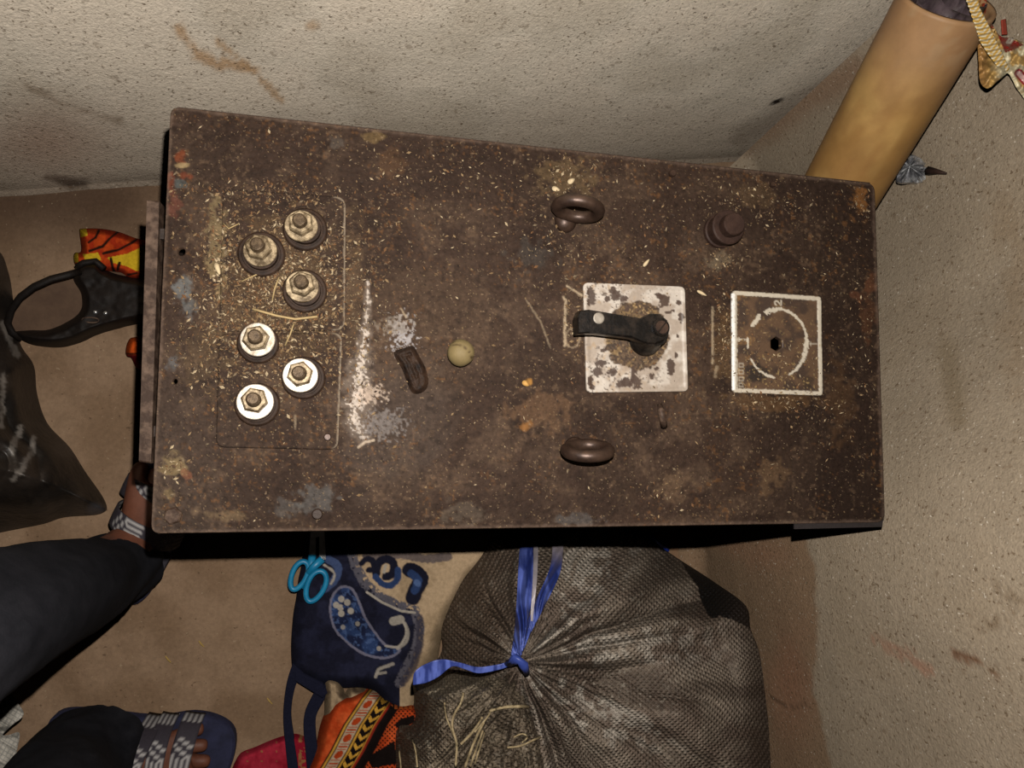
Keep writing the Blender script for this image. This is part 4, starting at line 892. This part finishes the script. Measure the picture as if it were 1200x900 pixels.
# orange print cloth
OC = smooth_poly([(394, 818), (412, 812), (424, 808), (440, 808), (452, 818), (468, 824), (486, 824), (500, 850), (500, 925), (366, 925), (371, 870), (380, 838)], 4)
def oc_col(px, py):
    n = fbm(px/10, py/10, 3); n2 = fbm(px/3, py/3, 2)
    org = lin((196, 72, 30)); blk = lin((26, 18, 16)); yel = lin((214, 160, 62)); whi = lin((206, 180, 150)); red = lin((150, 44, 28))
    c = mix(np.broadcast_to(org, px.shape+(3,)), lin((216, 92, 44)), sst(.4, .7, n))
    # stripes parallel to a curve going from (432,812) to (374,905)
    cx_ = np.interp(py, [800, 820, 850, 880, 905, 930], [440, 424, 404, 389, 374, 362]); u = px-cx_; t = (py-800)*1.12
    def band(c, a, b, col, k=1.0): return mix(c, col, sst(a-.6, a+.4, u)*sst(b+.6, b-.4, u)*k)
    c = band(c, -2, 0, blk); c = band(c, 0, 2.6, yel); c = band(c, 2.6, 4, blk); c = band(c, 4, 17, whi)
    ph = (t % 22)/22; leaf = np.hypot((u-10.5)/4.6, (ph-.3)/.24) < 1
    bars = (u > 5) & (u < 16) & (ph > .62) & (np.sin((ph)*22/2.0*3.0) > 0)
    c = np.where((leaf | bars)[..., None], org, c)
    c = band(c, 17, 18.5, blk); c = band(c, 18.5, 21, yel); c = band(c, 21, 34, blk)
    ph2 = ((t+np.abs(u-27.5)*1.1) % 12)/12; chev = (u > 22) & (u < 33) & (ph2 < .42); c = np.where(chev[..., None], yel, c)
    c = band(c, 34, 35, yel); c = band(c, 35, 38, red); c = band(c, 38, 50, blk)
    # second strip of print on the right fold
    e2 = u > 50
    dt = (np.sin(px*1.2)*np.sin(py*1.2) > .35); c = np.where((e2 & dt)[..., None], blk, c)
    tri = inside(px, py, [(430, 888), (462, 868), (466, 895), (436, 900)]) | inside(px, py, [(462, 850), (470, 842), (486, 838), (486, 846), (470, 856)])
    c = np.where(tri[..., None], blk, c)
    c = np.where((inside(px, py, [(458, 826), (490, 826), (490, 831), (463, 831)]) & (np.sin(px*1.1) > -.6))[..., None], lin((222, 110, 50)), c)
    return c
tag(sheet('orange_print_cloth', OC, lambda px, py: .006+edge_fall(OC, 12, .048)(px, py)+.010*(fbm(px/22+4, py/30, 3)-.5)+.004*np.sin((px+py*.55)*.16), M_cloth, .9, oc_col, zlow=0.0),
    'orange cloth with black, yellow and white leaf and arrow print left of the sack neck', 'cloth')
RC = smooth_poly([(276, 925), (278, 888), (300, 876), (330, 864), (352, 862), (372, 880), (376, 925)], 4)
tag(sheet('maroon_cloth', RC, lambda px, py: .003+edge_fall(RC, 8, .014)(px, py), M_cloth, 1.2,
    lambda px, py: mix(mix(np.broadcast_to(lin((150, 26, 44)), px.shape+(3,)), lin((176, 44, 62)), sst(.4, .7, fbm(px/12, py/12, 3))), lin((160, 120, 70)), (((px % 17 < 1.6) & (py % 11 < 1.6)) | ((px > 350) & (fbm(px/4, py/4, 2) > .55)))*.8), zlow=0.0),
    'maroon red dotted cloth on the floor at the bottom edge beside the navy strap', 'cloth')
PK = [(505, 640), (530, 638), (520, 652), (508, 655)]
# scissors
scz_ = .040
sis = thing('scissors', tuple(V(365, 680, 0)), 'scissors with turquoise plastic finger loops lying on the navy bag', 'scissors')
def loop(c, rx, ry, rot, n=28):
    out = []
    for i in range(n):
        a = 2*math.pi*i/n; x = rx*math.cos(a); y = ry*math.sin(a)*(1+.12*math.cos(a)); out.append((c[0]+x*math.cos(rot)-y*math.sin(rot), c[1]+x*math.sin(rot)+y*math.cos(rot)))
    return out
for k, (c_, rx, ry, rot, arm) in enumerate([((350.5, 674.5), 17.5, 8.5, -1.15, [(357, 690), (364, 668), (366, 650), (372, 632)]), ((370, 687), 19, 10, -1.15, [(361, 672), (368, 664), (378, 655), (380, 630)])]):
    m = MB(); m.tube([V(x, y, scz_+.004*k) for x, y in loop(c_, rx, ry, rot)], .0036, 8, closed=True)
    hd = m.build('finger_loop', M_sc, sis, smooth=True)
    m = MB(); m.tube([V(x, y, scz_+.004*k) for x, y in arm[:3]], [.0042, .0052, .005], 8, flat=.8); m.build('shank', M_sc, sis, smooth=True)
    m = MB(); a, b = arm[2], arm[3]; e = (370+6*k, 560)
    m.prism([W(a[0]-4, a[1], scz_), W(a[0]+4, a[1], scz_), W(e[0]+1, e[1], scz_), W(e[0]-1, e[1], scz_)], scz_-.002+.003*k, scz_+.0006+.003*k); m.build('blade', M_blade, sis)
m = MB(); m.lathe(V(372, 625, scz_), [(.004, 0), (.004, .006)], 14); m.build('pivot_screw', M_blade, sis)

# ------------------------------------------------------------------ left side: sandal, bright cloth, plastic sack
FL = smooth_poly([(93, 272), (96, 268), (118, 268), (140, 272), (166, 281), (215, 290), (220, 330), (166, 328), (152, 328), (138, 320), (112, 318), (90, 312), (86, 302), (88, 296), (95, 294)], 4)
def fl_col(px, py):
    n = fbm(px/6, py/6, 3); org = lin((196, 72, 26)); yel = lin((214, 176, 40)); blk = lin((40, 22, 14))
    c = mix(np.broadcast_to(org, px.shape+(3,)), lin((170, 50, 22)), sst(.4, .7, n))
    y1 = inside(px, py, [(125, 302), (150, 297), (175, 285), (178, 312), (160, 318), (148, 312), (132, 308)]) | inside(px, py, [(97, 298), (115, 296), (119, 305), (100, 306)]) | inside(px, py, [(84, 295), (92, 292), (92, 308), (86, 308)]) | inside(px, py, [(93, 268), (101, 268), (103, 276), (95, 278)])
    c = mix(c, yel, y1*1.0)
    for pts, w_ in [([(104, 284), (112, 278), (116, 270)], 1.2), ([(105, 294), (120, 289), (128, 280), (138, 272)], 1.3), ([(121, 297), (138, 293), (152, 286), (160, 281)], 1.3), ([(130, 303), (132, 314), (134, 318)], 1.4), ([(140, 308), (138, 316)], 1.3), ([(150, 322), (160, 320)], 1.2)]:
        c = mix(c, blk, sst(w_+.9, w_-.3, segd(px, py, pts)+1.5*(n-.5)))
    return c
tag(sheet('flame_print_cloth', FL, lambda px, py: .004+edge_fall(FL, 8, .030)(px, py)+.006*(fbm(px/14, py/14, 2)-.5), M_cloth, .9, fl_col, zlow=0.0), 'orange and yellow flame-striped cloth under the black sandal toe', 'cloth')
OB = smooth_poly([(147, 412), (150, 400), (158, 395), (190, 396), (195, 425), (172, 434), (160, 431), (154, 420), (149, 418)], 4)
tag(sheet('orange_rag', OB, lambda px, py: .004+edge_fall(OB, 7, .026)(px, py), M_cloth, .9, lambda px, py: mix(mix(np.broadcast_to(lin((206, 84, 28)), px.shape+(3,)), lin((150, 30, 40)), sst(414, 418, py)), lin((50, 24, 20)), sst(1.6, .8, np.abs(py-414.5))*.8), zlow=0.0),
    'small orange and red rag peeping out left of the cabinet rail', 'cloth')
sd = thing('leather_sandal', tuple(V(90, 360, 0)), 'black leather sandal with open heel strap and two silver studs', 'sandal')
SL = smooth_poly([(8, 384), (14, 362), (34, 340), (70, 326), (92, 316), (130, 318), (180, 326), (215, 345), (212, 368), (165, 374), (110, 386), (70, 402), (36, 402)], 5)
sheet('sole', SL, .016, M_insole, 1.6, None, sd, zlow=0.0)
VM = smooth_poly([(88, 314), (96, 308), (112, 307), (124, 316), (140, 322), (166, 327), (214, 342), (216, 370), (165, 377), (140, 382), (112, 390), (84, 402), (60, 406), (34, 402), (16, 390), (34, 387), (58, 386), (84, 374), (95, 362), (95, 344), (86, 328)], 5)
sheet('vamp', VM, lambda px, py: .016+edge_fall(VM, 9, .034)(px, py)+.004*(fbm(px/12, py/12, 2)-.5), M_leather, 1.1, None, sd, zlow=0.002)
m = MB(); m.tube([V(x, y, z) for x, y, z in [(94, 318, .05), (80, 322, .058), (60, 327, .062), (40, 336, .062), (24, 348, .058), (14, 362, .05), (9, 378, .04), (14, 390, .03), (26, 397, .024)]], .0044, 8, flat=.7); m.build('heel_strap', M_leather, sd, smooth=True)
m = MB(); m.tube([V(x, y, .055) for x, y in [(90, 313), (98, 308), (112, 306), (122, 315)]], .004, 8); m.build('collar', M_leather, sd, smooth=True)
for x, y in ((112, 366), (124, 367)):
    m = MB(); m.lathe(V(x, y, .048), [(.0030, -.004), (.0030, .001), (.0018, .0026)], 12); m.build('stud', M_studmetal, sd, smooth=True)
m = MB(); m.tube([V(x, y, .050) for x, y in loop((106, 375), 10, 3, .05, 18)], .0010, 5, closed=True); m.build('stitched_oval', M_rail, sd, smooth=True)

BB = smooth_poly([(-190, 330), (-60, 285), (-8, 290), (8, 318), (15, 360), (22, 402), (38, 428), (42, 462), (54, 496), (80, 524), (98, 552), (122, 588), (118, 602), (76, 606), (50, 614), (0, 624), (-120, 650), (-230, 560), (-240, 380)], 6)
def bb_z(px, py):
    d = segd(px, py, BB, True); return .004+.16*(1-(1-np.clip(d/150, 0, 1))**1.8)+.022*(fbm(px/50, py/70, 3)-.5)*np.clip(d/20, 0, 1)+.012*np.abs(np.sin((px*.8-py*.5)*.05+4*fbm(px/60, py/60, 2)))*np.clip(d/25, 0, 1)
def bb_col(px, py):
    n = fbm(px/12, py/12, 3); n2 = fbm(px/3, py/3, 2); c = mix(np.broadcast_to(lin((30, 26, 23)), px.shape+(3,)), lin((56, 48, 42)), sst(.4, .7, fbm(px/40, py/40, 3)))
    for pts, w_ in [([(14, 528), (20, 512), (25, 500)], 4), ([(16, 562), (28, 545), (38, 528), (40, 514)], 3.5), ([(4, 380), (12, 400), (20, 415)], 4), ([(2, 500), (4, 440)], 3)]:
        c = mix(c, lin((150, 140, 130)), sst(w_+2, w_-2, segd(px, py, pts)+6*(n2-.4))*.7)
    c = mix(c, lin((84, 80, 82)), sst(14, 6, np.hypot(px-112, (py-597)*1.3))*.6)
    return c
tag(sheet('black_plastic_sack', BB, bb_z, M_poly, 1.8, bb_col, zlow=0.0), 'crumpled black plastic sack with pale scuffs at the left edge', 'sack')
WC = smooth_poly([(-90, 770), (-20, 780), (4, 802), (18, 822), (27, 838), (14, 850), (2, 862), (10, 862), (22, 860), (18, 885), (10, 930), (-90, 940)], 4)
def wc_col(px, py):
    c = np.broadcast_to(lin((214, 206, 192)), px.shape+(3,)); u = px*.85+py*.5; v_ = -px*.5+py*.85
    g = np.maximum(sst(.55, .9, np.sin(u*1.25)), sst(.55, .9, np.sin(v_*1.25))); c = mix(c, lin((120, 122, 120)), g*.55); return mix(c, lin((60, 62, 60)), sst(.93, .99, np.sin(v_*.30))*.5)
# (hung from the person, built there)

# ------------------------------------------------------------------ the person at the left
ank1 = V(136, 668, .085); ank2 = V(82, 903, .085)
cal1, cal2 = V(-2, 722, .36), V(38, 1010, .36); kne1, kne2 = V(-130, 775, .46), V(20, 1090, .46)
toe1 = V(205, 553, .02); toe2 = V(258, 889, .02)
per = thing('person', ((ank1.x+ank2.x)/2, (ank1.y+ank2.y)/2, 0), 'person in black trousers and patterned strap sandals standing left of the cabinet', 'person')
def skin_mesh(name, nodes, edges, mat_, parent, sub=2, root=0):
    me = bpy.data.meshes.new(name); po = Vector(parent_origin(parent))
    me.from_pydata([tuple(Vector(p)-po) for p, r in nodes], edges, []); me.update()
    o = bpy.data.objects.new(name, me); sc.collection.objects.link(o); o.parent = parent; o['org'] = list(po)
    s = o.modifiers.new('skin', 'SKIN'); s.use_smooth_shade = True
    for i, (p, r) in enumerate(nodes):
        sv = me.skin_vertices[0].data[i]; r = r if hasattr(r, '__len__') else (r, r); sv.radius = r; sv.use_root = (i == root)
    ss = o.modifiers.new('sub', 'SUBSURF'); ss.levels = sub; ss.render_levels = sub
    me.materials.append(mat_); return o
def foot_nodes(ank, toe):
    d = (toe-Vector((ank.x, ank.y, toe.z))); d.z = 0; L = d.length; d.normalize(); s = Vector((-d.y, d.x, 0))
    base = Vector((ank.x, ank.y, 0))
    return d, s, base, L
body = []; bed = []
def addn(p, r): body.append((Vector(p), r)); return len(body)-1
pelvis = addn((-.50, (ank1.y+ank2.y)/2-.02, .93), (.085, .085))
feet = []
for k, (an, toe, hipy, tside) in enumerate([(ank1, toe1, .095, -1), (ank2, toe2, -.095, -1)]):
    hip = addn((-.49, body[0][0].y+hipy, .86), .055)
    bed.append((pelvis, hip))
    knee = addn((kne1, kne2)[k], .040)
    calf = addn((cal1, cal2)[k], .036)
    a_ = addn(an, .032); bed += [(hip, knee), (knee, calf), (calf, a_)]
    d, s, base, L = foot_nodes(an, toe)
    heel = addn(base-d*.035+Vector((0, 0, .035)), .026); bed.append((a_, heel))
    mid = addn(base+d*L*.42+Vector((0, 0, .052)), (.028, .024)); bed.append((a_, mid))
    ballf = addn(base+d*L*.70+Vector((0, 0, .036)), (.038, .016)); bed.append((mid, ballf))
    feet.append((d, s, base, L))
    for j in range(5):    # toes; the big toe on the inner side
        q = (j-2)/2.0; ln = [1.0, .98, .94, .89, .83][j]; sgn = 1 if k == 0 else 1
        side = -q*.034*(-1 if k == 0 else 1)*(-1)
        r0 = .0125 if j == 0 else .0088
        t1 = addn(base+d*L*(.80*ln+.03)+s*side+Vector((0, 0, .034)), r0); t2 = addn(base+d*L*(1.0*ln)+s*side*1.12+Vector((0, 0, .029)), r0*.9)
        bed += [(ballf, t1), (t1, t2)]
chest = addn((-.52, body[0][0].y, 1.22), (.11, .08)); neck = addn((-.51, body[0][0].y, 1.42), .05); bed += [(pelvis, chest), (chest, neck)]
head0 = addn((-.49, body[0][0].y, 1.50), .075); head1 = addn((-.48, body[0][0].y, 1.60), .085); bed += [(neck, head0), (head0, head1)]
for sg in (1, -1):
    sh = addn((-.52, body[0][0].y+sg*.18, 1.36), .05); el = addn((-.54, body[0][0].y+sg*.23, 1.08), .038); wri = addn((-.46, body[0][0].y+sg*.21, .86), .026); hd = addn((-.44, body[0][0].y+sg*.205, .78), (.022, .036)); bed += [(chest, sh), (sh, el), (el, wri), (wri, hd)]
    for j in range(4):
        f1 = addn((-.425-.018*(j-1.5)*1.0, body[0][0].y+sg*.203, .72), .0085); f2 = addn((-.415-.018*(j-1.5), body[0][0].y+sg*.195, .675), .0075); bed += [(hd, f1), (f1, f2)]
    t1 = addn((-.405, body[0][0].y+sg*.19, .77), .010); t2 = addn((-.39, body[0][0].y+sg*.185, .73), .009); bed += [(hd, t1), (t1, t2)]
skin_mesh('body', body, bed, M_skin, per)
# trousers: one garment, legs as tapered tubes with folds, joined at the hips
def garment(name, rings, mat_, n=64, fold=.004, seed=0):
    V_ = []; Q = []; off = 0
    for ri, path in enumerate(rings):
        P = np.array([list(p)+[r, ry] for p, r, ry in path]); t = np.linspace(0, 1, len(P)); T = np.linspace(0, 1, 70)
        C = np.stack([np.interp(T, t, P[:, i]) for i in range(5)], -1); 
        k = np.hanning(9); k /= k.sum(); Cp = np.pad(C, ((4, 4), (0, 0)), mode='edge'); C = np.stack([np.convolve(Cp[:, i], k, 'valid') for i in range(5)], -1)
        a = np.linspace(0, 2*math.pi, n, endpoint=False)
        A, TT = np.meshgrid(a, T)
        w_ = 1+(fbm(np.cos(A)*2+seed+ri*7+8, np.sin(A)*2+TT*11, 3)-.5)*.26
        X = C[:, 0][:, None]+C[:, 3][:, None]*np.cos(A)*w_; Y = C[:, 1][:, None]+C[:, 4][:, None]*np.sin(A)*w_; Z = C[:, 2][:, None]+0*A+.006*np.sin(3*A)*(TT < .05)
        V_.append(np.stack([X, Y, Z], -1).reshape(-1, 3)); idx = np.arange(70*n).reshape(70, n)+off; idr = np.roll(idx, -1, 1)
        Q.append(np.stack([idx[:-1], idr[:-1], idr[1:], idx[1:]], -1).reshape(-1, 4)); off += 70*n
    return mesh(name, np.concatenate(V_), np.concatenate(Q), mat_, per)
hy = body[0][0].y
L1 = [(ank1+Vector((.004, .002, -.035)), .040, .038), (ank1+Vector((-.010, -.002, .03)), .046, .043), (ank1*.5+cal1*.5, .050, .047), (cal1, .055, .050), (kne1, .066, .064), (kne1*.5+Vector((-.48, hy+.09, .82))*.5, .088, .082), ((-.48, hy+.09, .80), .105, .10), ((-.50, hy+.05, .92), .14, .14), ((-.50, hy+.0, 1.02), .12, .165)]
L2 = [(ank2+Vector((.012, .006, -.045)), .060, .050), (ank2+Vector((-.0, .002, .03)), .060, .052), (ank2*.5+cal2*.5, .058, .054), (cal2, .060, .056), (kne2, .066, .064), (kne2*.5+Vector((-.48, hy-.09, .82))*.5, .088, .082), ((-.48, hy-.09, .80), .105, .10), ((-.50, hy-.05, .92), .14, .14), ((-.50, hy+.0, 1.02), .12, .165)]
garment('trousers', [L1, L2], M_trouser)
garment('shirt', [[((-.50, hy, .98), .13, .175), ((-.52, hy, 1.15), .135, .18), ((-.52, hy, 1.32), .12, .19), ((-.52, hy, 1.40), .09, .13), ((-.515, hy, 1.43), .06, .062)]], M_shirt, seed=4)
m = MB(); m.lathe((-.49, hy, 1.55), [(.088, 0), (.097, .05), (.09, .10), (.06, .135), (.01, .148)], 24); m.build('hair', M_hair, per, smooth=True)
# sandals
for k, (an, toe) in enumerate([(ank1, toe1), (ank2, toe2)]):
    d, s, base, L = feet[k]
    sdl = thing('strap_sandal', tuple(base), ['patterned strap sandal with navy sole on the foot nearest the cabinet', 'patterned strap sandal with navy sole on the foot at the bottom edge'][k], 'sandal', 'sandals worn by the person')
    ol = [(-.055, 0), (-.05, .026), (-.02, .035), (.4*L, .036), (.7*L, .047), (.92*L, .044), (1.06*L, .030), (1.10*L, 0), (1.06*L, -.03), (.9*L, -.042), (.7*L, -.044), (.4*L, -.034), (-.02, -.034), (-.05, -.026)]
    sp_ = smooth_poly(ol, 4); m = MB(); m.prism([tuple(base+d*u+s*v_) for u, v_ in sp_], 0.001, .017, .003); m.build('sole', M_sole, sdl, angle=40)
    def strap(name, cen, halfw, hgt, wid, tilt=0):
        n = 40; kx = 9; Pts = []; cols = []
        for i in range(n+1):
            a = math.pi*i/n; v_ = -math.cos(a)*halfw; z = .010+math.sin(a)**.7*hgt
            for j in range(kx):
                w_ = (j/(kx-1)-.5)*wid; p = base+d*(cen+w_+tilt*v_)+s*v_; Pts.append((p.x, p.y, z+.0015*math.cos((j/(kx-1)-.5)*3)))
                pat = (j % 2 == 1) if (i//6) % 3 == 0 else ((i+j//2) % 3 == 0 and (i//6) % 3 == 1); cols.append((186, 180, 176) if pat and 1 <= j <= kx-2 else (52, 46, 54))
        f = [(i*kx+j, i*kx+j+1, (i+1)*kx+j+1, (i+1)*kx+j) for i in range(n) for j in range(kx-1)]
        o = mesh(name, np.array(Pts), f, M_strap, sdl, np.array([lin(c) for c in cols])); so = o.modifiers.new('t', 'SOLIDIFY'); so.thickness = .0018; so.offset = 1
    strap('toe_strap', L*.72, .047, .046, .024); strap('instep_strap', L*.40, .040, .074, .022, .12)
    if k == 1: strap('middle_strap', L*.56, .043, .060, .020, -.1)
    m = MB(); m.tube([base+d*(.02)+s*.034+Vector((0, 0, .02)), base-d*.01+s*.036+Vector((0, 0, .05)), base-d*.046+s*.015+Vector((0, 0, .07)), base-d*.046-s*.015+Vector((0, 0, .07)), base-d*.01-s*.036+Vector((0, 0, .05)), base+d*.02-s*.034+Vector((0, 0, .02))], .006, 8, flat=.35)
    m.c = [(70, 66, 74)]*len(m.v); m.build('back_strap', M_strap, sdl, smooth=True, usecol=True)
sc_ = sheet('checked_scarf', WC, lambda px, py: .20-.0010*(px+90)+.05*0*py-.012*sst(8, 0, np.abs(py-858))*(px > -10)+.012*(fbm(px/20, py/20, 2)-.5), M_cloth, 1.0, wc_col, per, skirt=.002)
sc_['label'] = 'white scarf end with fine grey checks'
m = MB(); m.tube([V(-50, 850, .215), (-.42, -.36, .40), (-.42, -.34, .7), (-.385, hy, 1.05), (-.42, hy, 1.36)], [.045, .05, .05, .045, .04], 12, flat=.25, up=(1, 0, 0)); m.c = [(200, 192, 178)]*len(m.v); m.build('scarf_length', M_cloth, per, smooth=True, usecol=True)
# crumbs on the floor
m_ = []
for (x, y, r, lab) in [(236, 755, 3, 'tiny yellow crumb on the floor right of the black trouser leg'), (197, 773, 3, 'tiny yellow crumb on the floor below the trouser leg hem'), (316, 822, 2.5, 'tiny pale crumb on the floor left of the navy strap')]:
    m = MB(); m.tube([V(x-3, y-4, .0015), V(x, y, .003), V(x+3, y+3, .0015)], [.0008, .0010, .0006], 6); m.c = [(190, 156, 84)]*len(m.v); tag(m.build('crumb', M_chaff, None, usecol=True), lab, 'crumb', 'crumbs on the floor')
for o in bpy.data.objects:
    if 'org' in o: del o['org']
